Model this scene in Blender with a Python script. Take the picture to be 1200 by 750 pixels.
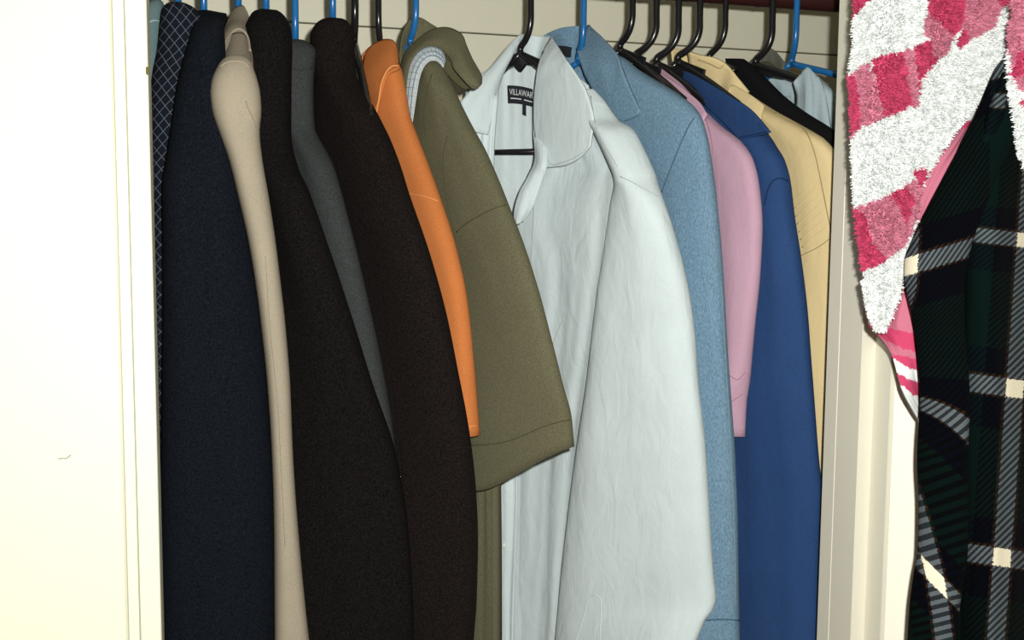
import bpy, bmesh, math, random
from mathutils import Vector, Matrix, noise
from mathutils.bvhtree import BVHTree

for _o in list(bpy.data.objects):
    bpy.data.objects.remove(_o)
S = bpy.context.scene
C = S.collection
R = math.radians
random.seed(7)

# ------------------------------------------------------------------ camera
FPX = 1200.0
CAM = Vector((0, 0, 1.35))
CROT = (Matrix.Rotation(R(-15.8), 3, 'Z') @ Matrix.Rotation(R(90 - 5.2), 3, 'X') @ Matrix.Rotation(R(0.45), 3, 'Z'))
cd = bpy.data.cameras.new('camera')
cam = bpy.data.objects.new('camera', cd)
C.objects.link(cam)
cd.sensor_width = 36
cd.lens = 36 * FPX / 1200
cd.clip_start = 0.01
cam.matrix_world = Matrix.Translation(CAM) @ CROT.to_4x4()
S.camera = cam

# ------------------------------------------------------------------ world, flash, exposure
w = bpy.data.worlds.new('world')
S.world = w
w.use_nodes = True
w.node_tree.nodes['Background'].inputs[0].default_value = (1.0, 0.95, 0.86, 1)
w.node_tree.nodes['Background'].inputs[1].default_value = 0.05
fl = bpy.data.lights.new('camera_flash', 'POINT')
fl.energy = 98
fl.color = (1.0, 0.985, 0.93)
fl.shadow_soft_size = 0.011
flo = bpy.data.objects.new('camera_flash', fl)
C.objects.link(flo)
flo.location = CAM + CROT @ Vector((0.042, 0.045, 0.0))
S.view_settings.view_transform = 'Standard'
S.view_settings.look = 'None'
S.view_settings.gamma = 1
S.view_settings.use_curve_mapping = False
S.view_settings.exposure = 0.0

# ------------------------------------------------------------------ measures of the place
Y_FRONT, Y_STOP, Y_IN = 1.1055, 1.1425, 1.2225      # wall face, door stop, inner edge of the jamb
Y_ROD, Y_BACK = 1.53, 1.86


def ray(u, v):
    return CROT @ Vector(((u - 600) / FPX, -(v - 375) / FPX, -1))


def P(u, v, Y):
    d = ray(u, v)
    return CAM + d * (Y / d.y)


# ------------------------------------------------------------------ materials
MATS = {}


def lin(c):
    return tuple((x / 255 / 12.92) if x / 255 <= 0.04045 else ((x / 255 + 0.055) / 1.055) ** 2.4 for x in c)


def principled(name):
    m = bpy.data.materials.new(name)
    m.use_nodes = True
    nt = m.node_tree
    b = nt.nodes['Principled BSDF']
    MATS[name] = m
    return m, nt, b


def fabric(name, col, var=0.12, scale=900, stretch=(1, 1, 1), bump=0.25, rough=0.95, sheen=0.0, dist=0.0006, var2=0.08, crinkle=0.0):
    """woven cloth: fine thread noise in colour and relief; colour is linear reflectance"""
    m, nt, b = principled(name)
    N, L = nt.nodes.new, nt.links.new
    tc = N('ShaderNodeTexCoord')
    mp = N('ShaderNodeMapping')
    mp.inputs['Scale'].default_value = stretch
    L(tc.outputs['Object'], mp.inputs[0])
    n1 = N('ShaderNodeTexNoise')
    n1.inputs['Scale'].default_value = scale
    n1.inputs['Detail'].default_value = 2
    L(mp.outputs[0], n1.inputs[0])
    n2 = N('ShaderNodeTexNoise')
    n2.inputs['Scale'].default_value = 14
    L(tc.outputs['Object'], n2.inputs[0])
    mr = N('ShaderNodeMapRange')
    mr.inputs[1].default_value = 0.25
    mr.inputs[2].default_value = 0.75
    mr.inputs[3].default_value = 1 - var
    mr.inputs[4].default_value = 1 + var
    L(n1.outputs[0], mr.inputs[0])
    mr2 = N('ShaderNodeMapRange')
    mr2.inputs[3].default_value = 1 - var2
    mr2.inputs[4].default_value = 1 + var2
    L(n2.outputs[0], mr2.inputs[0])
    mu = N('ShaderNodeMath')
    mu.operation = 'MULTIPLY'
    L(mr.outputs[0], mu.inputs[0])
    L(mr2.outputs[0], mu.inputs[1])
    vm = N('ShaderNodeVectorMath')
    vm.operation = 'SCALE'
    vm.inputs[0].default_value = col
    L(mu.outputs[0], vm.inputs['Scale'])
    L(vm.outputs[0], b.inputs['Base Color'])
    b.inputs['Roughness'].default_value = rough
    b.inputs['Specular IOR Level'].default_value = 0.08
    b.inputs['Sheen Weight'].default_value = sheen
    bp = N('ShaderNodeBump')
    bp.inputs['Strength'].default_value = bump
    bp.inputs['Distance'].default_value = dist
    L(n1.outputs[0], bp.inputs['Height'])
    if crinkle:
        mc = N('ShaderNodeMapping')
        mc.inputs['Scale'].default_value = (1, 1, 0.45)
        mc.inputs['Rotation'].default_value = (0, 0.3, 0)
        L(tc.outputs['Object'], mc.inputs[0])
        n3 = N('ShaderNodeTexNoise')
        n3.inputs['Scale'].default_value = 38
        n3.inputs['Detail'].default_value = 3
        n3.inputs['Distortion'].default_value = 0.8
        L(mc.outputs[0], n3.inputs[0])
        b3 = N('ShaderNodeBump')
        b3.inputs['Strength'].default_value = crinkle
        b3.inputs['Distance'].default_value = 0.004
        L(n3.outputs[0], b3.inputs['Height'])
        L(b3.outputs[0], bp.inputs['Normal'])
    L(bp.outputs[0], b.inputs['Normal'])
    return m


def plain(name, col, rough=0.5, spec=0.5, noise_amt=0.0, nscale=40, bump=0.0):
    m, nt, b = principled(name)
    b.inputs['Base Color'].default_value = (*col, 1)
    b.inputs['Roughness'].default_value = rough
    b.inputs['Specular IOR Level'].default_value = spec
    N, L = nt.nodes.new, nt.links.new
    tc = N('ShaderNodeTexCoord')
    n1 = N('ShaderNodeTexNoise')
    n1.inputs['Scale'].default_value = nscale
    n1.inputs['Detail'].default_value = 4
    L(tc.outputs['Object'], n1.inputs[0])
    mr = N('ShaderNodeMapRange')
    mr.inputs[3].default_value = 1 - noise_amt
    mr.inputs[4].default_value = 1 + noise_amt
    L(n1.outputs[0], mr.inputs[0])
    vm = N('ShaderNodeVectorMath')
    vm.operation = 'SCALE'
    vm.inputs[0].default_value = col
    L(mr.outputs[0], vm.inputs['Scale'])
    L(vm.outputs[0], b.inputs['Base Color'])
    if bump:
        bp = N('ShaderNodeBump')
        bp.inputs['Strength'].default_value = bump
        bp.inputs['Distance'].default_value = 0.0008
        L(n1.outputs[0], bp.inputs['Height'])
        L(bp.outputs[0], b.inputs['Normal'])
    return m


def check_cloth(name, base, line, pitch=0.0105, width=0.09):
    """dark cloth with thin pale window-pane lines crossing on the bias"""
    m, nt, b = principled(name)
    N, L = nt.nodes.new, nt.links.new
    uv = N('ShaderNodeUVMap')
    sx = N('ShaderNodeSeparateXYZ')
    L(uv.outputs[0], sx.inputs[0])

    def mth(op, a, c):
        n = N('ShaderNodeMath')
        n.operation = op
        for k, q in enumerate((a, c)):
            if q is None:
                continue
            if isinstance(q, (int, float)):
                n.inputs[k].default_value = q
            else:
                L(q, n.inputs[k])
        return n.outputs[0]
    s = mth('ADD', sx.outputs[0], mth('MULTIPLY', sx.outputs[1], 0.8))
    d = mth('SUBTRACT', sx.outputs[0], mth('MULTIPLY', sx.outputs[1], 0.8))
    f1 = mth('LESS_THAN', mth('FRACT', mth('DIVIDE', s, pitch), None), width)
    f2 = mth('LESS_THAN', mth('FRACT', mth('DIVIDE', d, pitch), None), width)
    f = mth('MAXIMUM', f1, f2)
    mx = N('ShaderNodeMix')
    mx.data_type = 'RGBA'
    L(f, mx.inputs[0])
    mx.inputs[6].default_value = (*base, 1)
    mx.inputs[7].default_value = (*line, 1)
    L(mx.outputs[2], b.inputs['Base Color'])
    b.inputs['Roughness'].default_value = 0.9
    b.inputs['Specular IOR Level'].default_value = 0.1
    return m


def plaid_cloth(name):
    """real tartan weave: warp and weft colour sequences crossing in a diagonal twill"""
    m, nt, b = principled(name)
    N, L = nt.nodes.new, nt.links.new
    uv = N('ShaderNodeUVMap')
    sx = N('ShaderNodeSeparateXYZ')
    L(uv.outputs[0], sx.inputs[0])

    def mth(op, a, c=None):
        n = N('ShaderNodeMath')
        n.operation = op
        for k, q in enumerate((a, c)):
            if q is None:
                continue
            if isinstance(q, (int, float)):
                n.inputs[k].default_value = q
            else:
                L(q, n.inputs[k])
        return n.outputs[0]
    nz = N('ShaderNodeTexNoise')
    nz.inputs['Scale'].default_value = 420
    L(uv.outputs[0], nz.inputs[0])
    jit = mth('MULTIPLY', mth('SUBTRACT', nz.outputs[0], 0.5), 0.006)

    black, navy, green, cream, rust = (0.007, 0.005, 0.005), (0.008, 0.009, 0.016), (0.010, 0.034, 0.020), (0.74, 0.68, 0.52), (0.16, 0.06, 0.02)

    def seq(coord, stops, period):
        fr = mth('FRACT', mth('DIVIDE', mth('ADD', coord, jit), period))
        r = N('ShaderNodeValToRGB')
        r.color_ramp.interpolation = 'CONSTANT'
        e = r.color_ramp.elements
        e[0].position, e[0].color = stops[0][0], (*stops[0][1], 1)
        e[1].position, e[1].color = stops[1][0], (*stops[1][1], 1)
        for p, c in stops[2:]:
            q = e.new(p)
            q.color = (*c, 1)
        L(fr, r.inputs[0])
        return r.outputs[0]
    warp = seq(sx.outputs[0], [(0, cream), (0.12, rust), (0.14, black), (0.60, green), (0.84, black), (0.98, rust)], 0.170)
    weft = seq(sx.outputs[1], [(0, cream), (0.105, rust), (0.12, navy), (0.27, green), (0.80, navy), (0.985, rust)], 0.200)
    tw = mth('GREATER_THAN', mth('FRACT', mth('DIVIDE', mth('ADD', mth('ADD', mth('MULTIPLY', sx.outputs[0], 1.15), mth('MULTIPLY', sx.outputs[1], -0.95)), mth('MULTIPLY', jit, 0.25)), 0.0085)), 0.52)
    mx = N('ShaderNodeMix')
    mx.data_type = 'RGBA'
    L(tw, mx.inputs[0])
    L(weft, mx.inputs[6])
    L(warp, mx.inputs[7])
    # brushed nap: blend a little of the plain average over the crisp twill
    av = N('ShaderNodeMix')
    av.data_type = 'RGBA'
    av.inputs[0].default_value = 0.5
    L(weft, av.inputs[6])
    L(warp, av.inputs[7])
    mm = N('ShaderNodeMix')
    mm.data_type = 'RGBA'
    mm.blend_type = 'MIX'
    mm.inputs[0].default_value = 0.30
    L(mx.outputs[2], mm.inputs[6])
    L(av.outputs[2], mm.inputs[7])
    # the pale yarn only reaches full cream where both sets are pale; elsewhere it is dyed by the dark yarn
    lum = N('ShaderNodeMix')
    lum.data_type = 'RGBA'
    lum.blend_type = 'MULTIPLY'
    lum.inputs[0].default_value = 1.0
    sq = N('ShaderNodeMix')
    sq.data_type = 'RGBA'
    L(mth('GREATER_THAN', mth('MULTIPLY', _sep(nt, weft), _sep(nt, warp)), 0.3), sq.inputs[0])
    sq.inputs[6].default_value = (0.14, 0.18, 0.26, 1)
    sq.inputs[7].default_value = (1, 1, 1, 1)
    L(mm.outputs[2], lum.inputs[6])
    L(sq.outputs[2], lum.inputs[7])
    L(lum.outputs[2], b.inputs['Base Color'])
    b.inputs['Roughness'].default_value = 1.0
    b.inputs['Specular IOR Level'].default_value = 0.05
    bp = N('ShaderNodeBump')
    bp.inputs['Strength'].default_value = 0.5
    bp.inputs['Distance'].default_value = 0.001
    L(nz.outputs[0], bp.inputs['Height'])
    L(bp.outputs[0], b.inputs['Normal'])
    return m


def _sep(nt, sock):
    s = nt.nodes.new('ShaderNodeSeparateColor')
    nt.links.new(sock, s.inputs[0])
    return s.outputs[0]


def attr_cloth(name, rough=1.0):
    m, nt, b = principled(name)
    a = nt.nodes.new('ShaderNodeVertexColor')
    a.layer_name = 'dye'
    nt.links.new(a.outputs[0], b.inputs['Base Color'])
    b.inputs['Roughness'].default_value = rough
    b.inputs['Specular IOR Level'].default_value = 0.1
    return m


# ------------------------------------------------------------------ object helpers
def link(o, parent=None):
    C.objects.link(o)
    if parent is not None:
        o.parent = parent
        M = Matrix.Identity(4)
        q = parent
        while q is not None:
            M = M @ Matrix.Translation(-q.location)
            q = q.parent
        if parent.type == 'EMPTY' and parent.parent is None:
            o.matrix_parent_inverse = Matrix.Translation(-parent.location)
    return o


def thing(name, label, cat, loc, group=None):
    o = bpy.data.objects.new(name, None)
    o.empty_display_size = 0.03
    o.location = loc
    o['label'] = label
    o['category'] = cat
    if group:
        o['group'] = group
    C.objects.link(o)
    return o


def mesh_obj(name, verts, faces, mat, parent=None, smooth=True, uvs=None):
    me = bpy.data.meshes.new(name)
    me.from_pydata([tuple(v) for v in verts], [], faces)
    me.materials.append(MATS[mat] if isinstance(mat, str) else mat)
    if smooth:
        me.polygons.foreach_set('use_smooth', [True] * len(me.polygons))
    if uvs is not None:
        lay = me.uv_layers.new(name='UVMap')
        for lp in me.loops:
            lay.data[lp.index].uv = uvs[lp.vertex_index]
    me.update()
    return link(bpy.data.objects.new(name, me), parent)


def box(name, lo, hi, mat, parent=None, bevel=0.0):
    bm = bmesh.new()
    bmesh.ops.create_cube(bm, size=1)
    for v in bm.verts:
        v.co = Vector([lo[i] + (v.co[i] + 0.5) * (hi[i] - lo[i]) for i in range(3)])
    if bevel:
        bmesh.ops.bevel(bm, geom=bm.edges[:], offset=bevel, segments=2, affect='EDGES')
    me = bpy.data.meshes.new(name)
    bm.to_mesh(me)
    bm.free()
    me.materials.append(MATS[mat])
    return link(bpy.data.objects.new(name, me), parent)


def structure(o, label=None):
    o['kind'] = 'structure'
    if label:
        o['label'] = label
    return o


def cr(pts, t):
    """Catmull-Rom through tuples at parameter t in 0..len-1"""
    n = len(pts)
    i = min(int(t), n - 2)
    f = t - i
    p1, p2 = pts[i], pts[i + 1]
    p0 = pts[i - 1] if i > 0 else tuple(2 * a - b for a, b in zip(p1, p2))
    p3 = pts[i + 2] if i + 2 < n else tuple(2 * b - a for a, b in zip(p1, p2))
    return tuple(0.5 * (2 * b + (c - a) * f + (2 * a - 5 * b + 4 * c - d) * f * f + (3 * b - a - 3 * c + d) * f ** 3)
                 for a, b, c, d in zip(p0, p1, p2, p3))


def interp(pts, x):
    """monotone-key piecewise cubic (pchip-like) lookup: pts = [(key, a, b, ...)]"""
    if x <= pts[0][0]:
        return pts[0][1:]
    if x >= pts[-1][0]:
        return pts[-1][1:]
    for i in range(len(pts) - 1):
        if pts[i][0] <= x <= pts[i + 1][0]:
            break
    h = pts[i + 1][0] - pts[i][0]
    f = (x - pts[i][0]) / h
    out = []
    for k in range(1, len(pts[0])):
        d = (pts[i + 1][k] - pts[i][k]) / h

        def slope(j):
            if j <= 0 or j >= len(pts) - 1:
                return (pts[min(j + 1, len(pts) - 1)][k] - pts[max(j - 1, 0)][k]) / (pts[min(j + 1, len(pts) - 1)][0] - pts[max(j - 1, 0)][0])
            a = (pts[j][k] - pts[j - 1][k]) / (pts[j][0] - pts[j - 1][0])
            c = (pts[j + 1][k] - pts[j][k]) / (pts[j + 1][0] - pts[j][0])
            return 0 if a * c <= 0 else 2 * a * c / (a + c)
        m0, m1 = slope(i), slope(i + 1)
        f2, f3 = f * f, f ** 3
        out.append((2 * f3 - 3 * f2 + 1) * pts[i][k] + (f3 - 2 * f2 + f) * h * m0 + (-2 * f3 + 3 * f2) * pts[i + 1][k] + (f3 - f2) * h * m1)
    return tuple(out)


def fold(s, z, seed, amp, fx=3.0, fz=2.5):
    """gentle hanging folds: mostly vertical ripples that wander"""
    wob = noise.noise(Vector((s * 0.7 + seed, z * fz, seed * 1.7)))
    return amp * (noise.noise(Vector((s * fx + wob * 0.8, z * 1.1 + seed * 3.1, seed))) * 1.3 + 0.35 * noise.noise(Vector((s * fx * 2.6, z * 6, seed + 9))))


def loft(name, rows, mat, parent, yfun, b=0.02, n=30, step=9, amp=0.003, seed=1.0, fx=3.0, pw=0.8, uvo=(0, 0)):
    """closed cloth tube. rows = (v, u_left, u_right[, half thickness]) silhouette marks at depth yfun(u, v)"""
    rows = [r if len(r) > 3 else (*r, b) for r in rows]
    v0, v1 = rows[0][0], rows[-1][0]
    m = max(6, int((v1 - v0) / step * 1.15))
    verts, uvs, faces = [], [], []
    run = 0.0
    prev = None
    for k in range(m + 1):
        # finer near the top
        q = k / m
        v = v0 + (v1 - v0) * (0.18 * q + 0.82 * q ** 1.45)
        u0, u1, bb = interp(rows, v)
        y0, y1 = yfun(u0, v), yfun(u1, v)
        ym = (y0 + y1) / 2
        QL, QR = P(u0, v, ym), P(u1, v, ym)
        Cn = (P(u0, v, y0) + P(u1, v, y1)) / 2
        r = ray((u0 + u1) / 2, v)
        r = Vector((r.x, r.y, 0)).normalized()
        p = Vector((r.y, -r.x, 0))
        W = max(((QR - QL).dot(p)) / 2, 0.0005)
        dA = P(u1, v, y1) - P(u0, v, y0)
        beta = dA.dot(r) / 2
        bb = min(bb, W * 1.6 + 0.004)
        al = W
        for _ in range(4):
            bp = bb * abs(beta) / math.hypot(al, beta)
            al = math.sqrt(max(W * W - bp * bp, (0.25 * W) ** 2))
        # centre so that the silhouette straddles the marks
        Cn = P((u0 + u1) / 2, v, ym)
        A = p * al + r * beta
        A.z = dA.z / 2
        nh = Vector((A.y, -A.x, 0)).normalized()
        if nh.dot(r) > 0:
            nh = -nh
        if prev is not None:
            run += (Cn - prev).length
        prev = Cn
        for i in range(n):
            t = 2 * math.pi * i / n
            c, s = math.cos(t), math.sin(t)
            cc = math.copysign(abs(c) ** pw, c)
            ss = math.copysign(abs(s) ** pw, s)
            lat = cc * A.length
            d = fold(lat * 12, -run * 1.0, seed, amp, fx) * abs(ss) if s > 0 else fold(lat * 12, run, seed + 5, amp, fx) * abs(ss)
            d *= min(1, k / 4)
            verts.append(Cn + A * cc + nh * (bb * ss + d * (1 if s > 0 else -1)))
            uvs.append((lat + (0.25 if s < 0 else 0) + uvo[0], -run + uvo[1]))
    for k in range(m):
        for i in range(n):
            j = (i + 1) % n
            faces.append((k * n + i, k * n + j, (k + 1) * n + j, (k + 1) * n + i))
    faces.append(tuple(range(n))[::-1])
    faces.append(tuple(range(m * n, (m + 1) * n)))
    return mesh_obj(name, verts, faces, mat, parent, True, uvs)


def sheet(name, rows, mat, parent, yfun=None, thick=0.003, nu=16, nv=None, amp=0.0, seed=1.0, fx=3.0, bulge=0.0, uvscale=1.0):
    """cloth surface through rows of (u, v[, Y]) marks, given real thickness"""
    R3 = []
    for r in rows:
        R3.append([tuple(P(q[0], q[1], q[2] if len(q) > 2 else yfun(q[0], q[1]))) for q in r])
    nv = nv or (len(rows) - 1) * 8
    grid = []
    for a in range(nv + 1):
        t = a / nv * (len(rows) - 1)
        line = []
        for c in range(nu + 1):
            s = c / nu
            col = [cr(r, s * (len(r) - 1)) for r in R3]
            line.append(Vector(cr(col, t)) if len(col) > 2 else Vector(col[0]).lerp(Vector(col[1]), t))
        grid.append(line)
    nrm = []
    for a in range(nv + 1):
        ln = []
        for c in range(nu + 1):
            du = grid[a][min(c + 1, nu)] - grid[a][max(c - 1, 0)]
            dv = grid[min(a + 1, nv)][c] - grid[max(a - 1, 0)][c]
            q = du.cross(dv)
            q = q.normalized() if q.length > 1e-9 else Vector((0, -1, 0))
            if q.dot(grid[a][c] - CAM) > 0:
                q = -q
            ln.append(q)
        nrm.append(ln)
    front, back, uvs = [], [], []
    for a in range(nv + 1):
        for c in range(nu + 1):
            g = grid[a][c]
            d = fold(c / nu * 4, g.z * 1.0, seed, amp, fx) if amp else 0
            d += bulge * math.sin(math.pi * c / nu) * math.sin(math.pi * min(1, 0.25 + 0.75 * a / nv))
            front.append(g + nrm[a][c] * (d + thick / 2))
            back.append(g + nrm[a][c] * (d - thick / 2))
            uvs.append(((g - grid[0][0]).dot(Vector((0.95, -0.3, 0))) * uvscale, g.z * uvscale))
    K = (nv + 1) * (nu + 1)
    faces = []
    W = nu + 1
    for a in range(nv):
        for c in range(nu):
            i = a * W + c
            faces.append((i, i + 1, i + W + 1, i + W))
            faces.append((K + i, K + i + W, K + i + W + 1, K + i + 1))
    rim = [c for c in range(W)] + [a * W + nu for a in range(1, nv + 1)] + [nv * W + c for c in range(nu - 1, -1, -1)] + [a * W for a in range(nv - 1, 0, -1)]
    for x, y in zip(rim, rim[1:] + rim[:1]):
        faces.append((x, K + x, K + y, y))
    o = mesh_obj(name, front + back, faces, mat, parent, True, uvs + uvs)
    bm = bmesh.new()
    bm.from_mesh(o.data)
    bmesh.ops.recalc_face_normals(bm, faces=bm.faces[:])
    bm.to_mesh(o.data)
    bm.free()
    return o


def tube(name, pts, rad, mat, parent, n=8, sub=6, smooth_path=True, flat=1.0):
    pts = [tuple(p) for p in pts]
    if smooth_path and len(pts) > 2:
        path = [Vector(cr(pts, i / sub)) for i in range((len(pts) - 1) * sub + 1)]
    else:
        path = [Vector(p) for p in pts]
    verts, faces = [], []
    ref = None
    for k, p in enumerate(path):
        t = (path[min(k + 1, len(path) - 1)] - path[max(k - 1, 0)]).normalized()
        if ref is None:
            ref = t.orthogonal().normalized()
        ref = (ref - t * ref.dot(t)).normalized()
        bn = t.cross(ref)
        for i in range(n):
            a = 2 * math.pi * i / n
            verts.append(p + ref * (math.cos(a) * rad) + bn * (math.sin(a) * rad * flat))
    m = len(path)
    for k in range(m - 1):
        for i in range(n):
            j = (i + 1) % n
            faces.append((k * n + i, k * n + j, (k + 1) * n + j, (k + 1) * n + i))
    faces.append(tuple(range(n))[::-1])
    faces.append(tuple(range((m - 1) * n, m * n)))
    return mesh_obj(name, verts, faces, mat, parent)


def hits(o):
    me = o.data
    return BVHTree.FromPolygons([v.co.copy() for v in me.vertices], [tuple(p.vertices) for p in me.polygons])


def seam(o, marks, mat, parent, rad=0.0007, lift=0.0002, name='seam', sub=5):  # darker materials put the shade of a seam into its colour
    """a raised stitch line laid on the surface of o"""
    bv = hits(o)
    dense = [cr(marks, i / sub) for i in range((len(marks) - 1) * sub + 1)] if len(marks) > 2 else \
        [tuple(a + (b - a) * i / 12 for a, b in zip(marks[0], marks[1])) for i in range(13)]
    pts = []
    for u, v in dense:
        d = ray(u, v).normalized()
        loc, nn, idx, dist = bv.ray_cast(CAM, d)
        if loc is not None:
            pts.append(loc - d * lift)
    if len(pts) > 1:
        return tube(name, pts, rad, mat, o, n=6, smooth_path=False)


# ------------------------------------------------------------------ palette
plain('wall_paint', (0.66, 0.63, 0.53), 0.55, 0.3, 0.02, 30, 0.05)
plain('back_paint', (0.72, 0.70, 0.56), 0.5, 0.3, 0.03, 60, 0.08)
plain('gloss_cream', (0.90, 0.90, 0.76), 0.45, 0.35, 0.015, 20, 0.04)
plain('left_dimmed_paint', (0.66, 0.66, 0.53), 0.5, 0.3, 0.015, 20, 0.04)  # darker copy of the cream paint, dimmed to offset the close flash
plain('jamb_paint', (0.74, 0.72, 0.60), 0.5, 0.3, 0.02, 20, 0.04)
plain('joint_dark', (0.10, 0.09, 0.07), 0.9, 0.1)
plain('rod_wood', (0.036, 0.008, 0.007), 0.5, 0.4, 0.5, 160, 0.3)
plain('floor_wood', (0.20, 0.12, 0.07), 0.6, 0.3, 0.2, 10)
plain('blue_plastic', (0.012, 0.13, 0.36), 0.25, 0.5)
plain('black_plastic', (0.010, 0.010, 0.011), 0.22, 0.5)
plain('chip', (0.12, 0.10, 0.03), 0.9, 0.1)
plain('button_white', (0.62, 0.67, 0.66), 0.3, 0.5)
plain('label_black', (0.012, 0.014, 0.02), 0.8, 0.2, 0.1, 800)
plain('label_print', (0.55, 0.57, 0.55), 0.8, 0.2)
fabric('teal_knit', (0.10, 0.155, 0.16), 0.25)
fabric('navy_wool', (0.0046, 0.0064, 0.0100), 0.7, 450)
fabric('beige_cloth', (0.30, 0.262, 0.198), 0.12, 700)
fabric('beige_lining', (0.22, 0.19, 0.145), 0.12, 700)
fabric('black_wool', (0.0056, 0.0047, 0.0046), 0.8, 450)
fabric('grey_wool', (0.036, 0.040, 0.040), 0.5, 700)
fabric('brown_black_wool', (0.0088, 0.0064, 0.0059), 0.75, 450)
fabric('orange_knit', (0.50, 0.165, 0.048), 0.18, 800)
fabric('orange_thread', (0.74, 0.30, 0.10), 0.1)
fabric('olive_knit', (0.114, 0.108, 0.064), 0.30, 600)
fabric('olive_shade', (0.075, 0.068, 0.036), 0.1)  # olive darkened for the shade along seams and under the collar
fabric('tape_white', (0.46, 0.52, 0.53), 0.25, 500)
fabric('tape_stripe', (0.17, 0.21, 0.28), 0.2, 500)
fabric('white_cotton', (0.58, 0.665, 0.68), 0.05, 700, bump=0.12, rough=0.8, crinkle=0.55)
fabric('white_seam_shade', (0.40, 0.44, 0.44), 0.05)  # stitch lines darker than the cotton, standing in for seam shade
fabric('denim', (0.150, 0.252, 0.345), 0.30, 560, (1, 1, 0.45), 0.3, crinkle=0.35)
fabric('denim_thread', (0.22, 0.32, 0.39), 0.1)
fabric('denim_seam_shade', (0.07, 0.12, 0.17), 0.1)  # darker denim carrying the shade of its seams
fabric('pink_cotton', (0.53, 0.335, 0.43), 0.08, 800, crinkle=0.35)
fabric('pink_seam_shade', (0.42, 0.22, 0.28), 0.08)  # darker pink for shade along the seam and in creases
fabric('royal_cotton', (0.024, 0.062, 0.172), 0.22, 900, rough=0.8, crinkle=0.35)
fabric('royal_seam_shade', (0.015, 0.035, 0.10), 0.1)  # royal blue darkened to show shade in the seams
fabric('yellow_cotton', (0.70, 0.56, 0.30), 0.05, 700, crinkle=0.35)
fabric('yellow_seam_shade', (0.36, 0.27, 0.14), 0.05)  # darker yellow, shade painted into the stitch lines
fabric('black_cloth', (0.007, 0.007, 0.008), 0.4, 700)
fabric('greygreen_cloth', (0.11, 0.115, 0.09), 0.2, 600)
fabric('pale_blue_cotton', (0.37, 0.46, 0.50), 0.08, 500, crinkle=0.35)
check_cloth('check_wool', (0.005, 0.0065, 0.012), (0.08, 0.096, 0.115), 0.0125, 0.075)
plaid_cloth('plaid_flannel')
attr_cloth('terry')

# ================================================================== THE SETTING
CEIL = 2.4
floor = structure(box('floor', (-1.6, -1.2, -0.05), (2.6, Y_BACK + 0.1, 0), 'floor_wood'))
ceiling = structure(box('ceiling', (-1.6, Y_FRONT, CEIL), (2.6, Y_BACK + 0.1, CEIL + 0.05), 'wall_paint'))
wb = structure(box('wall_back', (-0.9, Y_BACK + 0.012, 0), (1.75, Y_BACK + 0.06, CEIL), 'joint_dark'))
zj = P(600, 41.5, Y_BACK).z
for z0, z1 in ((0.0, zj - 0.62), (zj - 0.617, zj - 0.0016), (zj + 0.0016, zj + 0.30), (zj + 0.303, CEIL)):
    box('board', (-0.9, Y_BACK, z0), (1.75, Y_BACK + 0.014, z1), 'back_paint', wb, 0.0012)
structure(box('wall_left', (-0.95, Y_IN, 0), (-0.9, Y_BACK + 0.06, CEIL), 'back_paint'))
structure(box('wall_right', (1.75, Y_IN, 0), (1.8, Y_BACK + 0.06, CEIL), 'back_paint'))


def prism(name, outline, mat, parent=None, z0=0.0, z1=CEIL):
    """upright moulding: plan outline (x, y) run up from floor to ceiling"""
    n = len(outline)
    verts = [(x, y, z0) for x, y in outline] + [(x, y, z1) for x, y in outline]
    faces = [(i, (i + 1) % n, n + (i + 1) % n, n + i) for i in range(n)] + [tuple(range(n))[::-1], tuple(range(n, 2 * n))]
    o = mesh_obj(name, verts, faces, mat, parent, False)
    bm = bmesh.new()
    bm.from_mesh(o.data)
    bmesh.ops.recalc_face_normals(bm, faces=bm.faces[:])
    bm.to_mesh(o.data)
    bm.free()
    return o


def Xat(u, v, Y):
    return P(u, v, Y).x


# left side of the opening: painted wall face, then two narrow flat mouldings stepping back to the edge
xa, xb, xc = Xat(139.5, 375, Y_FRONT), Xat(156, 375, Y_FRONT), Xat(180.5, 375, Y_FRONT)
structure(prism('wall_front_left', [(-1.6, Y_FRONT), (xa - 0.0012, Y_FRONT), (xa, Y_FRONT + 0.0026), (xa, Y_IN), (-1.6, Y_IN)], 'left_dimmed_paint'))
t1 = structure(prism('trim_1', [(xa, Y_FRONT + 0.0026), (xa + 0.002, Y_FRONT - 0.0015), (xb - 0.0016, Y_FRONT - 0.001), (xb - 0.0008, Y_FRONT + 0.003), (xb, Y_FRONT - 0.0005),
                                (xc - 0.001, Y_FRONT - 0.0005), (xc, Y_FRONT + 0.001), (xc - 0.004, Y_IN - 0.004), (xa + 0.0002, Y_IN - 0.004)], 'left_dimmed_paint'))
c0 = P(172.5, 83, Y_FRONT)
box('paint_chip', (xc - 0.0022, Y_FRONT - 0.0012, c0.z - 0.004), (xc + 0.0004, Y_FRONT + 0.004, c0.z + 0.004), 'chip', t1, 0.0006)
wfl = bpy.data.objects['wall_front_left']
tube('scratch', [P(68, 538, Y_FRONT - 0.0002), P(74, 537, Y_FRONT - 0.0002), P(78, 537, Y_FRONT - 0.0002), P(83, 533, Y_FRONT - 0.0002)], 0.0004, 'chip', wfl, n=5)

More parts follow.
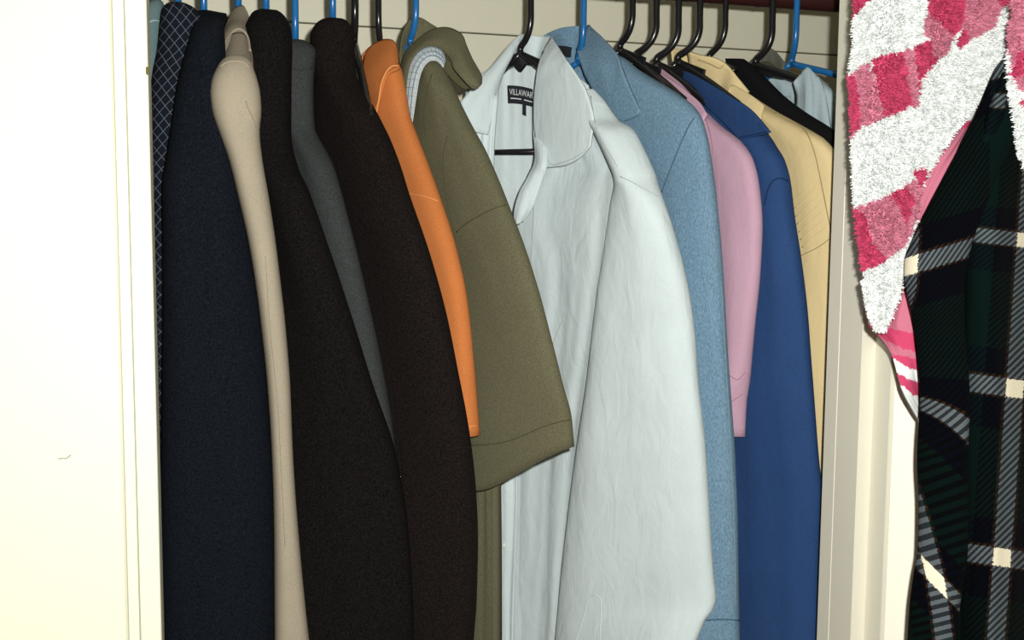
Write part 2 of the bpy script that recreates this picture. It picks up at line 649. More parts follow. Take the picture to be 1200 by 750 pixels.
# right side of the opening: deep reveal, door stop, reveal, wall face
xr = Xat(961.5, 600, Y_IN)
xs = Xat(1018, 600, Y_STOP)
ym = Y_IN - 0.03
structure(prism('trim_2', [(xr, Y_STOP), (xr, ym - 0.001), (xr + 0.0015, ym), (xr, ym + 0.001), (xr, Y_IN - 0.002), (xr + 0.002, Y_IN), (xr + 0.06, Y_IN), (xr + 0.06, Y_STOP)], 'jamb_paint'))
structure(prism('trim_3', [(xs, Y_FRONT + 0.003), (xs, Y_STOP), (xs + 0.04, Y_STOP), (xs + 0.04, Y_FRONT + 0.003)], 'jamb_paint'))
structure(prism('wall_front_right', [(xs + 0.041, Y_FRONT + 0.003), (2.6, Y_FRONT + 0.003), (2.6, Y_IN), (xr + 0.061, Y_IN), (xr + 0.061, Y_STOP + 0.001), (xs + 0.041, Y_STOP + 0.001)], 'wall_paint'))
# the closet door, swung open towards the room; its inner face carries the robe and the plaid jacket
ca, sa = math.cos(R(47)), math.sin(R(47))
hx, hy = xs + 0.0035, Y_FRONT - 0.001
structure(prism('door_1', [(hx, hy), (hx + 0.62 * ca, hy - 0.62 * sa), (hx + 0.62 * ca + 0.034 * sa, hy - 0.62 * sa + 0.034 * ca), (hx + 0.034 * sa, hy + 0.034 * ca - 0.026)], 'gloss_cream', z0=0.01, z1=2.05))

# the hanging rod
RODR = 0.017
zrod = P(915, 9.5, Y_ROD).z + RODR
rod = tube('closet_rod', [(-0.9, Y_ROD, zrod), (0.3, Y_ROD, zrod), (1.75, Y_ROD, zrod)], RODR, 'rod_wood', None, n=24, sub=4)
rod['label'] = 'dark red-brown wooden rod the hangers hook over'
rod['category'] = 'closet rod'


# ================================================================== HANGERS
HG = 'plastic hangers on the closet rod'


def hanger(label, col, uh, un, vn, near, drop=0.10, gusset=False, rad=0.0048, span=0.05, bar=True):
    """hook over the rod; uh = its upright, (un, vn) = neck, near = (u, Y) towards which the near arm points"""
    mat = 'blue_plastic' if col == 'blue' else 'black_plastic'
    HR = RODR + rad + 0.001
    Nk = P(un, vn, Y_ROD)
    ph = P(uh, 15, Y_ROD - HR)
    d = Vector((ph.x - Nk.x, -HR, 0))
    dl = d.length
    d = d / dl
    # rod centre plane: the hook circle is centred over the neck
    top = Vector((ph.x, Y_ROD - HR, 0))
    far = Vector((ph.x - 0.0, Y_ROD + HR, 0))
    t = thing('hanger', label, 'hanger', (Nk.x, Nk.y, Nk.z - drop), HG)
    zb = Nk.z
    rise = zrod - zb
    pts = [Nk + Vector((0, 0, -0.012)), Nk, Nk.lerp(Vector((ph.x, ph.y, zb)), 0.45) + Vector((0, 0, 0.009)), Nk.lerp(Vector((ph.x, ph.y, zb)), 0.82) + Vector((0, 0, 0.021)),
           Vector((ph.x, ph.y, zb + min(0.037, rise * 0.5))), Vector((ph.x, ph.y, zb + min(0.06, rise * 0.8)))]
    for a in (0, 30, 60, 90, 120, 150, 180):
        pts.append(Vector((ph.x, Y_ROD - HR * math.cos(R(a)), zrod + HR * math.sin(R(a)))))
    pts.append(Vector((ph.x, Y_ROD + HR, zrod - 0.012)))
    tube('hook', pts, rad, mat, t, n=10, sub=6)
    e = P(near[0], 150, near[1])
    dn = Vector((e.x - Nk.x, e.y - Nk.y, 0)).normalized()
    A0 = Nk + Vector((0, 0, -0.008))
    ends = []
    for s in (1, -1):
        sp = span if s > 0 else 0.19
        dz = (drop - 0.018) * (sp / 0.2)
        E = A0 + dn * (s * sp) + Vector((0, 0, -dz))
        M1 = A0 + dn * (s * sp * 0.5) + Vector((0, 0, -dz * 0.47))
        if sp < 0.18:       # the rest of this arm is inside the cloth
            tube('arm', [A0, M1, E], rad, mat, t, n=8)
            ends.append(A0 + dn * 0.035 + Vector((0, 0, -drop)))
            continue
        tube('arm', [A0, M1, E, E + dn * (s * 0.008) + Vector((0, 0, -0.010)), E + dn * (-s * 0.004) + Vector((0, 0, -0.018))], rad, mat, t, n=8)
        ends.append(E + dn * (-s * 0.004) + Vector((0, 0, -0.018)))
    if bar:
        tube('bottom_bar', ends, rad * 0.9, mat, t, n=8, smooth_path=False)
    if gusset:
        nb = Vector((dn.y, -dn.x, 0)) * 0.0028
        z = Vector((0, 0, 1))
        o1 = [A0 + z * 0.004, A0 + dn * 0.052 - z * 0.018, A0 + dn * 0.050 - z * 0.027, A0 + dn * 0.012 - z * 0.018, A0 - z * 0.028, A0 - dn * 0.012 - z * 0.018, A0 - dn * 0.050 - z * 0.027, A0 - dn * 0.052 - z * 0.018]
        k = len(o1)
        vs = [p + nb for p in o1] + [p - nb for p in o1]
        fs = [tuple(range(k)), tuple(range(k, 2 * k))[::-1]] + [(i, (i + 1) % k, k + (i + 1) % k, k + i) for i in range(k)]
        mesh_obj('gusset', vs, fs, mat, t, False)
    return t, Nk, dn


def plane(uh, k, ymin, y0=Y_ROD, ymax=1.75):
    """depth of a garment's own hanging plane, running from its hanger towards the viewer"""
    def f(u, v=0):
        y = y0 - k * (u - uh)
        if y < ymin + 0.03:
            y = ymin + 0.03 * math.exp((y - ymin - 0.03) / 0.03)
        return min(y, ymax)
    return f


def back_half(t, Nk, dn, mat, zlow, half=0.20, th=0.014, near=0.10, far_sleeve=0.5, seed=1.0, zdrop=0.02):
    """the part of the garment that hangs behind: body from the near side to the far shoulder, and the far sleeve"""
    nh = Vector((dn.y, -dn.x, 0))
    verts, faces, n, m = [], [], 24, 22
    zt = Nk.z - zdrop
    for k in range(m + 1):
        q = k / m
        z = zt + (zlow - zt) * (q ** 1.3)
        g = min(1, (zt - z) / 0.10)
        lf = -(0.03 + (half - 0.03) * math.sqrt(g))
        ln = min(near, 0.03 + (near - 0.03) * math.sqrt(g)) if near > 0.03 else near
        for i in range(n):
            a = 2 * math.pi * i / n
            x = (ln + lf) / 2 + (ln - lf) / 2 * math.cos(a)
            y = th * min(1, 0.3 + g) * math.sin(a) + fold(x * 12, z, seed, 0.003) * math.sin(a)
            verts.append(Vector((Nk.x, Nk.y, z)) + dn * x + nh * y)
    for k in range(m):
        for i in range(n):
            j = (i + 1) % n
            faces.append((k * n + i, k * n + j, (k + 1) * n + j, (k + 1) * n + i))
    faces += [tuple(range(n))[::-1], tuple(range(m * n, (m + 1) * n))]
    mesh_obj('body', verts, faces, mat, t)
    if far_sleeve:
        pts = []
        for q in (0, 0.15, 0.4, 0.7, 1):
            pts.append(Vector((Nk.x, Nk.y, zt - 0.10 - far_sleeve * q)) + dn * (-half + 0.02 - 0.03 * q))
        sl = tube('sleeve', pts, 0.055, mat, t, n=14, sub=5)
        for vtx in sl.data.vertices:      # flatten across the garment's thickness
            o = vtx.co - Nk
            k = o.dot(nh)
            vtx.co -= nh * (k * 0.72)


def gthing(name, label, cat, Nk, zlow, group=None):
    return thing(name, label, cat, (Nk.x, Nk.y, zlow), group)


ZLOW = P(500, 860, 1.40).z
GC = 'clothes on the closet rod'

# ------------------------------------------------------------------ G0 teal knit at the far left
h, N0, d0 = hanger('blue plastic hanger at the far left, carrying the teal top', 'blue', 185, 185, 14, (186, 1.34))
g = gthing('knit_top', 'grey-teal knit top at the far left, half hidden by the white trim', 'top', N0, ZLOW, GC)
y = lambda u, v=0: 1.42
sl = loft('sleeve', [(1, 180, 187, .01), (4, 174, 192, .02), (14, 168, 194, .03), (40, 162, 193), (80, 160, 190), (200, 158, 186), (420, 160, 184), (700, 166, 186)], 'teal_knit', g, y, 0.03, amp=0.002, seed=2)
seam(sl, [(174, 27), (180, 24), (189, 25)], 'tape_white', g, 0.0005)
back_half(g, N0, d0, 'teal_knit', ZLOW, near=0.08, seed=2)

# ------------------------------------------------------------------ G1 navy window-pane check
h, N1, d1 = hanger('blue plastic hanger carrying the navy checked jacket', 'blue', 209, 209, 18, (206, 1.34))
g = gthing('jacket', 'dark navy jacket with thin pale window-pane check, next to the white trim', 'jacket', N1, ZLOW, GC)
y = lambda u, v=0: 1.385
loft('sleeve', [(4, 200, 214, .012), (7, 193, 222, .022), (14, 189, 232, .03), (30, 187, 238), (60, 184, 238), (85, 179, 232), (130, 175, 226), (180, 174, 220), (250, 176, 215), (400, 178, 213), (520, 181, 212), (760, 188, 215)],
     'check_wool', g, y, 0.032, amp=0.0025, seed=3)
back_half(g, N1, d1, 'check_wool', ZLOW, near=0.08, seed=3)

# ------------------------------------------------------------------ G2 navy jacket
h, N2, d2 = hanger('blue plastic hanger carrying the broad navy jacket', 'blue', 239, 239, 32, (250, 1.34))
g = gthing('jacket', 'broad plain navy jacket between the checked jacket and the beige one', 'jacket', N2, ZLOW, GC)
y = lambda u, v=0: 1.325
sl = loft('sleeve', [(22, 236, 258, .012), (28, 228, 262, .022), (50, 221, 264, .035), (100, 208, 266, .042), (140, 202, 275, .045), (180, 196, 282, .048), (220, 190.5, 287), (300, 191, 299), (375, 191, 310), (450, 190.5, 316), (575, 189.5, 324), (675, 190, 326), (780, 193, 326)],
          'navy_wool', g, y, 0.048, amp=0.004, seed=4, fx=2)
sheet('collar', [[(226, 16, 1.50), (240, 14, 1.50), (254, 16, 1.49), (266, 18, 1.47)], [(226, 34, 1.44), (238, 32, 1.44), (252, 33, 1.43), (262, 34, 1.42)], [(222, 60, 1.33), (236, 58, 1.31), (250, 58, 1.31), (257, 56, 1.33)], [(216, 84, 1.30), (232, 84, 1.285), (246, 84, 1.285), (252, 80, 1.30)]],
      'navy_wool', g, thick=0.006)
back_half(g, N2, d2, 'navy_wool', ZLOW, near=0.10, seed=4)

# ------------------------------------------------------------------ G3 beige jacket
h, N3, d3 = hanger('blue plastic hanger carrying the beige jacket', 'blue', 279.5, 279.5, 22, (286, 1.34))
g = gthing('jacket', 'beige cloth jacket with piped collar, a pale strip between dark jackets', 'jacket', N3, ZLOW, GC)
y = lambda u, v=0: 1.285 + 0.02 * max(0, min(1, (110 - v) / 90))
sl = loft('sleeve', [(66, 266, 286, .012), (72, 259, 294, .02), (80, 254, 297, .026), (95, 248, 302), (108, 246.5, 305), (130, 249, 306.5), (155, 257, 304.5), (186, 268, 307.5), (230, 279, 315), (283, 291, 323), (340, 300.5, 330), (375, 305, 334), (450, 313, 340), (525, 318, 343), (575, 320, 346), (625, 321, 350), (700, 321.5, 357), (780, 322, 366)],
          'beige_cloth', g, y, 0.03, amp=0.0025, seed=5)
seam(sl, [(258, 78), (266, 73), (275, 71.5), (285, 73), (292, 79)], 'beige_cloth', g, 0.0011)
seam(sl, [(288, 118), (291, 128), (297, 140), (300, 150)], 'beige_lining', g, 0.0006)
seam(sl, [(311, 300), (316, 380), (325, 470), (330, 560), (334, 640)], 'beige_lining', g, 0.0003)
sheet('collar', [[(274, 13, 1.49), (278.5, 9.5, 1.49), (284, 8, 1.49), (289, 12, 1.48)], [(266, 30, 1.45), (275, 24, 1.44), (284, 23, 1.44), (292, 30, 1.45)], [(258, 52, 1.39), (268, 40, 1.37), (284, 40, 1.37), (293.5, 52, 1.39)], [(253, 80, 1.325), (262, 84, 1.31), (285, 84, 1.31), (296, 86, 1.325)]],
      'beige_cloth', g, thick=0.005)
sheet('lining', [[(267, 48, 1.365), (274, 40, 1.36), (285, 40, 1.36), (291, 50, 1.365)], [(261, 66, 1.335), (272, 58, 1.328), (284, 58, 1.328), (293, 66, 1.335)], [(257, 78, 1.312), (266, 74, 1.300), (285, 74, 1.300), (294, 82, 1.312)]], 'beige_lining', g, thick=0.003)
pts = [P(u, v, yy - 0.004) for u, v, yy in ((257, 77, 1.318), (260, 62, 1.335), (266, 46, 1.36), (277, 34.5, 1.372), (286, 37, 1.37), (291, 46, 1.365), (293, 60, 1.345))]
tube('piping', pts, 0.0016, 'beige_cloth', g)
back_half(g, N3, d3, 'beige_cloth', ZLOW, near=0.10, seed=5)

# ------------------------------------------------------------------ G4 black jacket
h, N4, d4 = hanger('blue plastic hanger carrying the wide black jacket', 'blue', 312, 312, 26, (322, 1.34))
g = gthing('jacket', 'wide black jacket hanging between the beige and the charcoal jackets', 'jacket', N4, ZLOW, GC)
y = plane(312, 0.0019, 1.30, 1.40)
sl = loft('sleeve', [(11, 310, 320, .01), (14, 304, 323, .018), (22, 299, 328, .025), (35, 296, 331), (55, 295, 333.5), (80, 292, 335), (120, 290, 336), (155, 289, 337), (230, 300, 363), (309, 312, 389), (376, 320, 411), (450, 326, 435), (537, 329, 464), (620, 336, 478), (700, 343, 484), (790, 350, 486)],
          'black_wool', g, y, 0.03, amp=0.004, seed=6, fx=2)
back_half(g, N4, d4, 'black_wool', ZLOW, near=0.08, seed=6)

# ------------------------------------------------------------------ G5 charcoal jacket
h, N5, d5 = hanger('blue plastic hanger carrying the charcoal grey jacket', 'blue', 346, 346, 58, (360, 1.34))
g = gthing('jacket', 'charcoal grey wool jacket, a narrow strip between two black jackets', 'jacket', N5, ZLOW, GC)
y = plane(340, 0.0016, 1.33, 1.46)
sl = loft('sleeve', [(46, 341, 352, .01), (50, 337, 358, .018), (58, 334, 363, .024), (72, 332, 366), (100, 331, 364), (146, 330, 367.5), (195, 336, 389), (261, 344, 407.5), (331, 354, 424.5), (437, 380, 448), (537, 398, 464), (620, 405, 469), (780, 410, 470)],
          'grey_wool', g, y, 0.022, amp=0.002, seed=7)
seam(sl, [(337, 78), (350, 82), (366, 79)], 'grey_wool', g, 0.0012)
back_half(g, N5, d5, 'grey_wool', ZLOW, near=0.08, seed=7)

# ------------------------------------------------------------------ G6 brown-black jacket
h, N6, d6 = hanger('blue plastic hanger carrying the large brown-black jacket', 'blue', 390, 390, 34, (425, 1.34))
g = gthing('jacket', 'large brown-black jacket with curved sleeve, left of the orange polo', 'jacket', N6, ZLOW, GC)
y = plane(385, 0.0015, 1.29, 1.47)
sl = loft('sleeve', [(21, 387, 399, .01), (24, 379, 404, .018), (33, 371, 407.5, .026), (45, 367.5, 409.5), (60, 366.5, 411.5), (80, 366, 414.5), (100, 366, 421), (120, 366, 433), (145, 366, 446), (160, 367, 453), (195, 374, 466), (226, 382, 475.5), (296, 396, 499), (367, 412, 519), (430, 424, 532.5), (511, 440, 548.5), (580, 452, 556.5), (635, 460, 559), (695, 466, 558), (790, 470, 551)],
          'brown_black_wool', g, y, 0.03, amp=0.003, seed=8, fx=2)
seam(sl, [(394, 190), (412, 240), (434, 280), (449, 340), (458, 430), (470, 530), (474, 570)], 'black_wool', g, 0.0009)
back_half(g, N6, d6, 'brown_black_wool', ZLOW, near=0.10, seed=8)

# ------------------------------------------------------------------ G7 bare black hanger
hanger('black plastic hanger with its arm bare, left of the orange polo', 'black', 416, 415, 44, (434, 1.39), drop=0.19, rad=0.0056, bar=False, span=0.14)

# ------------------------------------------------------------------ G8 orange polo
h, N8, d8 = hanger('black plastic hanger carrying the orange polo shirt', 'black', 443.5, 446, 54, (480, 1.34))
zl8 = P(500, 640, 1.42).z
g = gthing('polo_shirt', 'orange short-sleeved polo shirt beside the olive one', 'polo shirt', N8, zl8, GC)
y = plane(440, 0.0016, 1.31, 1.50)
sl = loft('sleeve', [(74, 432, 466, .012), (80, 428, 469, .018), (100, 424, 473), (133, 424, 478.5), (160, 430, 488), (186, 438, 498), (235, 452, 515.5), (287, 470, 532), (349, 492, 546), (420, 510, 554.5), (470, 520, 558.5), (511, 525, 561.5)],
          'orange_knit', g, y, 0.018, amp=0.002, seed=9)
seam(sl, [(470, 226), (480, 227), (497, 230), (515, 236)], 'orange_thread', g, 0.0007)
seam(sl, [(540, 500), (550, 500), (560.5, 498)], 'orange_thread', g, 0.0005)
sheet('collar', [[(428, 66, 1.52), (436, 54, 1.52), (448, 47.5, 1.515), (460, 48, 1.50), (464.5, 56, 1.49)], [(426, 80, 1.505), (436, 72, 1.49), (448, 66, 1.475), (459, 66, 1.465), (466.5, 72, 1.465)], [(428, 96, 1.49), (437, 92, 1.47), (446, 88, 1.455), (456, 82, 1.445), (467, 78, 1.445)], [(436, 140, 1.47), (440, 134, 1.455), (445, 118, 1.445), (453, 90, 1.44), (468, 80, 1.44)]],
      'orange_knit', g, thick=0.004)
tube('collar_edge', [P(a, b, c) for a, b, c in ((441, 134, 1.448), (444, 116, 1.440), (447, 98, 1.438), (453, 84, 1.434), (460, 77.5, 1.434), (467, 77, 1.436))], 0.0012, 'orange_thread', g)
sheet('back_collar', [[(424, 66, 1.55), (428, 60, 1.55), (436, 53, 1.55), (444, 49, 1.55)], [(425, 88, 1.55), (430, 84, 1.54), (438, 76, 1.54), (446, 66, 1.54)]], 'orange_knit', g, thick=0.003)
back_half(g, N8, d8, 'orange_knit', zl8, near=0.08, far_sleeve=0.2, seed=9, zdrop=0.05)

# ------------------------------------------------------------------ G9 olive polo
h, N9, d9 = hanger('blue plastic hanger carrying the olive polo shirt', 'blue', 487.5, 481, 46, (540, 1.36))
g = gthing('polo_shirt', 'olive green polo shirt with striped neck tape and hemmed short sleeve', 'polo shirt', N9, ZLOW, GC)
y = plane(487, 0.0016, 1.27, 1.50)
sl = loft('sleeve', [(71, 500, 513, .01), (77, 495, 519, .016), (98, 489, 530), (119, 485, 538), (150, 481, 552.5), (173, 482, 565), (205, 490, 579), (239, 497, 592.5), (283, 506, 609), (340, 516, 627), (398, 524, 642.5), (450, 530, 656), (490, 533, 666.5), (524, 535, 669.5)],
          'olive_knit', g, y, 0.022, n=40, amp=0.003, seed=10, fx=2.2)
# the hem hangs lower on the side turned away
me = sl.data
ztop, zbot = P(640, 470, 1.3).z, P(660, 524, 1.29).z
for vtx in me.vertices:
    q = max(0, min(1, (ztop - vtx.co.z) / (ztop - zbot)))
    qq = CROT.transposed() @ (vtx.co - CAM)
    s = max(0, min(1, (672 - (600 + FPX * qq.x / -qq.z)) / 120))
    vtx.co.z -= q * q * 0.060 * (3 * s * s - 2 * s ** 3)
me.update()
seam(sl, [(592.5, 240), (580, 244), (565, 251), (548, 261), (535, 272)], 'olive_shade', g, 0.0009)
seam(sl, [(524, 160), (519, 190), (522, 225), (530, 262), (534, 280)], 'olive_shade', g, 0.0007)
seam(sl, [(667, 492), (650, 496), (634, 501), (612, 511), (591, 518), (570, 521), (552, 522)], 'olive_shade', g, 0.0008)
seam(sl, [(506, 88), (500, 110), (497, 135), (499, 158)], 'olive_shade', g, 0.0008)
sheet('body', [[(548, 520), (556, 520), (570, 520), (582, 520)], [(544, 600), (556, 600), (570, 600), (582.5, 600)], [(540, 700), (556, 700), (570, 700), (583.5, 700)], [(536, 800), (556, 800), (570, 800), (584, 800)]],
      'olive_knit', g, lambda u, v: 1.42 - 0.0012 * (u - 583), thick=0.02, amp=0.003, seed=3)
back_half(g, N9, d9, 'olive_knit', ZLOW, near=0.02, far_sleeve=0.25, seed=10, zdrop=0.06)
# back of the collar, standing behind the hook
sheet('back_collar', [[(468, 66, 1.53), (471, 41, 1.54), (480, 23, 1.55), (491, 20, 1.55), (504, 27, 1.55), (515, 34, 1.54)], [(469, 84, 1.52), (474, 62, 1.54), (483, 52, 1.555), (492, 48, 1.555), (504, 48, 1.55), (514, 50, 1.54)], [(471, 108, 1.50), (477, 84, 1.53), (486, 76, 1.55), (494, 74, 1.55), (504, 70, 1.545), (512, 66, 1.535)]],
      'olive_knit', g, thick=0.004)
# the turned-down collar leaf that sticks out to the side
sheet('collar', [[(470, 112, 1.475), (470, 84, 1.49), (476, 62, 1.495), (490, 47, 1.49), (506, 36, 1.48), (524, 33, 1.47), (540, 40, 1.455), (546, 54, 1.445), (553, 70, 1.435), (563, 88, 1.425), (563.5, 98, 1.42)],
                 [(472, 112, 1.465), (473, 88, 1.475), (479, 68, 1.475), (493, 53, 1.47), (508, 46, 1.46), (522, 48, 1.45), (534, 58, 1.435), (540, 68, 1.425), (548, 82, 1.415), (558, 96, 1.41), (561, 101.5, 1.412)],
                 [(474, 112, 1.46), (476, 92, 1.468), (481, 72, 1.468), (493, 57, 1.465), (508, 53, 1.455), (520, 58, 1.445), (529, 68, 1.435), (532, 79, 1.425), (541, 90, 1.415), (551, 100, 1.412), (557, 103, 1.412)]],
      'olive_knit', g, thick=0.004, nu=50)
tube('collar_edge', [P(*q) for q in ((475, 112, 1.456), (476.5, 92, 1.464), (481.5, 72, 1.464), (493, 57, 1.461), (508, 53, 1.451), (520, 58.5, 1.441), (529, 68.5, 1.431), (532.5, 79.5, 1.421), (541.5, 90.5, 1.411), (551, 100.5, 1.408), (557.5, 103, 1.408), (563, 98, 1.414))], 0.0013, 'olive_knit', g)
sheet('collar_underside', [[(518, 66, 1.455), (530, 74, 1.455), (544, 92, 1.45), (550, 103, 1.45)], [(519, 80, 1.455), (525, 88, 1.455), (537, 100, 1.45), (546, 105, 1.45)]], 'olive_shade', g, thick=0.003)  # shade under the leaf put into the darker olive
# striped neck tape: pale ribbon with two woven stripes
outer = [(477, 143, 1.462), (473.5, 113, 1.466), (476, 90, 1.470), (482, 71, 1.472), (493, 58.5, 1.470), (507, 54.5, 1.462), (518, 60, 1.452), (522, 70, 1.446)]
inner = [(482, 150, 1.445), (487, 117, 1.446), (491, 93, 1.450), (496, 79, 1.452), (503, 71.5, 1.452), (511, 71, 1.448), (516.5, 75, 1.442), (519.5, 79, 1.438)]
tp = sheet('neck_tape', [outer, [((a[0] + b[0]) / 2, (a[1] + b[1]) / 2, (a[2] + b[2]) / 2 - 0.003) for a, b in zip(outer, inner)], inner], 'tape_white', g, thick=0.002, nu=40)
for f in (0.06, 0.36, 0.66):
    seam(tp, [(a[0] + (b[0] - a[0]) * f, a[1] + (b[1] - a[1]) * f) for a, b in zip(outer, inner)], 'tape_stripe', g, 0.0008, 0.0001, 'tape_stripe')
for k in range(15):
    f = 0.2 + k / 15 * 6.3
    i = int(f)
    q = f - i
    a = [outer[i][j] + (outer[i + 1][j] - outer[i][j]) * q for j in (0, 1)]
    b = [inner[i][j] + (inner[i + 1][j] - inner[i][j]) * q for j in (0, 1)]
    b2 = [b[0] + 0, b[1] - 3]
    seam(tp, [(a[0] * .85 + b2[0] * .15, a[1] * .85 + b2[1] * .15), (a[0] * .2 + b2[0] * .8, a[1] * .2 + b2[1] * .8)], 'tape_stripe', g, 0.0004, 0.0001, 'tape_stripe')
tube('tape_edge', [P(a, b, c - 0.002) for a, b, c in inner], 0.0009, 'tape_white', g)

# ------------------------------------------------------------------ G10 white shirt
h10, N10, d10 = hanger('black plastic hanger inside the open collar of the white shirt', 'black', 622, 610, 56, (738, 1.345), drop=0.150, gusset=True, rad=0.0050)
g = gthing('dress_shirt', 'pale white long-sleeved shirt with open collar and black neck label', 'shirt', N10, ZLOW, GC)
y = plane(620, 0.0016, 1.265, 1.52)
yb = lambda u, v=0: 1.60 - 0.0010 * (u - 575)
# inside of the back
bk = sheet('back', [[(548, 96), (575, 80), (592, 78), (610, 74), (632, 72), (660, 78), (690, 100)], [(540, 150), (572, 140), (590, 140), (610, 140), (632, 140), (665, 140), (700, 150)], [(536, 260), (566, 260), (590, 260), (612, 260), (640, 260), (670, 260), (704, 260)], [(530, 480), (560, 480), (590, 480), (620, 480), (650, 480), (680, 480), (700, 480)], [(525, 800), (560, 800), (590, 800), (620, 800), (650, 800), (680, 800), (696, 800)]],
           'white_cotton', g, yb, thick=0.002, nu=40, amp=0.003, seed=21, fx=3)
# back of the collar, seen from inside
sheet('back_collar', [[(607, 42, 1.555), (614, 40, 1.565), (624, 41.5, 1.57), (636, 42.5, 1.565), (647, 43, 1.545)], [(602, 58, 1.553), (612, 58, 1.567), (622, 58, 1.572), (632, 58, 1.567), (642, 60, 1.54)], [(594, 80, 1.553), (608, 77, 1.572), (620, 76, 1.578), (630, 78, 1.572), (636, 82, 1.55)]], 'white_cotton', g, thick=0.003)
# far collar leaf and far front
sheet('far_collar', [[(612, 40, 1.55), (601, 51, 1.545), (582, 74, 1.535), (561, 96, 1.525), (537, 122, 1.515)], [(609, 48, 1.545), (597, 64, 1.535), (583, 86, 1.525), (568, 112, 1.515), (548, 150, 1.508)], [(607, 54, 1.545), (594, 74, 1.54), (586, 96, 1.53), (579, 124, 1.52), (572, 158, 1.512)]], 'white_cotton', g, thick=0.004, bulge=0.006)
ff = sheet('far_front', [[(548, 130), (556, 124), (566, 118), (576, 112), (584, 108)], [(545, 190), (553, 190), (562, 190), (571, 190), (579, 190)], [(540, 300), (552, 300), (563, 300), (574, 300), (584, 300)], [(536, 450), (552, 450), (568, 450), (584, 450), (600, 450)], [(530, 560), (552, 560), (572, 560), (590, 560), (607, 560)], [(526, 690), (552, 690), (572, 690), (590, 690), (603.5, 690)], [(522, 800), (552, 800), (572, 800), (590, 800), (602, 800)]],
           'white_cotton', g, lambda u, v: 1.535 - 0.0006 * (u - 545), thick=0.003, nu=28, amp=0.006, seed=22, fx=2.2)
bt = P(582, 639, 1.50)
dirb = ray(591, 639).normalized()
loc = hits(ff).ray_cast(CAM, dirb)[0]
bt = loc if loc is not None else bt
tube('button', [bt - dirb * 0.0028, bt + dirb * 0.001], 0.0050, 'button_white', g, n=14, smooth_path=False)
# near front
LE = [(84, 628), (120, 626), (160, 627), (196, 630), (222, 613), (255, 604), (275, 607), (300, 619), (345, 622), (420, 616), (500, 606), (575, 607), (640, 604), (690, 603), (800, 600)]
SE = [(84, 676), (116, 688), (142, 699), (168, 710), (199, 730), (274, 726), (318, 718), (384, 708), (446, 700), (494, 692), (567, 683), (610, 678), (708, 668), (800, 662)]
rows = []
for v in (100, 130, 165, 196, 212, 228, 245, 260, 280, 305, 345, 400, 460, 530, 600, 680, 750, 800):
    a = interp(LE, v)[0]
    b = interp(SE, v)[0]
    rows.append([(a + (b - a) * k / 6, v) for k in range(7)])
yn = lambda u, v=0: y(u) + 0.012 - 0.022 * max(0, min(1, (v - 195) / 60)) + 0.040 * max(0, min(1, (v - 330) / 150))
nf = sheet('near_front', rows, 'white_cotton', g, yn, thick=0.003, nu=44, nv=90, amp=0.0035, seed=23, fx=0.9)
# button band along the opening, folding over on itself at the chest
sheet('placket', [[(626, 118, 1.50), (633, 118, 1.495), (641, 118, 1.49)], [(625, 150, 1.49), (632, 150, 1.485), (640, 150, 1.48)], [(627, 185, 1.475), (634, 188, 1.45), (641, 192, 1.445)], [(620, 205, 1.465), (628, 206, 1.452), (636, 208, 1.45)], [(609, 225, 1.468), (618, 228, 1.455), (628, 232, 1.455)], [(603, 246, 1.47), (612, 248, 1.458), (623, 244, 1.46)], [(603, 262, 1.475), (607, 262, 1.468), (613, 258, 1.468)]],
      'white_cotton', g, thick=0.004, amp=0.002, seed=24, fx=4)
seam(nf, [(626, 232), (625, 262), (623, 300), (621, 345)], 'white_seam_shade', g, 0.0010)
seam(nf, [(680, 190), (677, 230), (671, 275), (668, 300)], 'white_seam_shade', g, 0.0005)
seam(nf, [(661, 364), (658, 378), (652, 392), (648, 404)], 'white_seam_shade', g, 0.0006, name='pocket_edge')
# near collar leaf
lf = sheet('collar', [[(646, 43), (655, 56), (666, 71), (678, 87), (688, 103), (695, 125), (697, 142), (692, 172)],
                      [(643, 49), (650, 66), (657, 84), (664, 104), (670, 124), (676, 146), (680, 166), (678, 186)],
                      [(640, 54), (640, 74), (641, 92), (642, 114), (644, 138), (650, 162), (656, 180), (661, 194)],
                      [(637, 60), (630.5, 80), (627, 104), (625.5, 126), (626, 150), (629, 170), (634, 186), (641, 196.5)]],
           'white_cotton', g, lambda u, v: y(u) - 0.026 + 0.05 * max(0, (75 - v) / 32) ** 1.5, thick=0.0028, nu=30, nv=24, bulge=0.006)
seam(lf, [(636, 72), (635, 100), (634.5, 130), (637, 165), (644, 191), (660, 190), (678, 182), (689, 170), (693, 142)], 'white_seam_shade', g, 0.0005)
# sleeve with its shoulder
sl = loft('sleeve', [(104, 686, 692, .008), (116, 689, 702, .014), (134, 693, 714, .02), (142, 695, 721, .022), (150, 698, 737), (168, 706, 748), (190, 716, 758), (208, 722, 766), (243, 716, 779), (287, 709, 792.5), (340, 700, 805), (393, 693, 812), (450, 686, 815.5), (515, 675, 822), (622, 660, 828), (680, 653, 832), (703, 651, 834), (714, 650, 831), (725, 649, 823), (750, 647, 812), (800, 642, 792)],
          'white_cotton', g, y, 0.028, n=48, amp=0.004, seed=25, fx=1.6)
seam(sl, [(727, 207), (740, 213), (756, 222), (770, 230)], 'white_seam_shade', g, 0.0007)
seam(sl, [(692, 112), (699, 150), (710, 172), (724, 196)], 'white_seam_shade', g, 0.0006)
seam(sl, [(668, 765), (678, 742), (684, 722), (689, 703), (697, 697), (704, 703), (704, 725), (702, 765)], 'white_cotton', g, 0.0010, -0.0003, name='cuff_placket')
# neck label with its lettering
LB = [(595.0, 100.0), (624, 104.5), (595.8, 120.6), (623.5, 125.2)]
ylab = lambda u, v: hits_back(u, v) - 0.0012
_bvb = hits(bk)


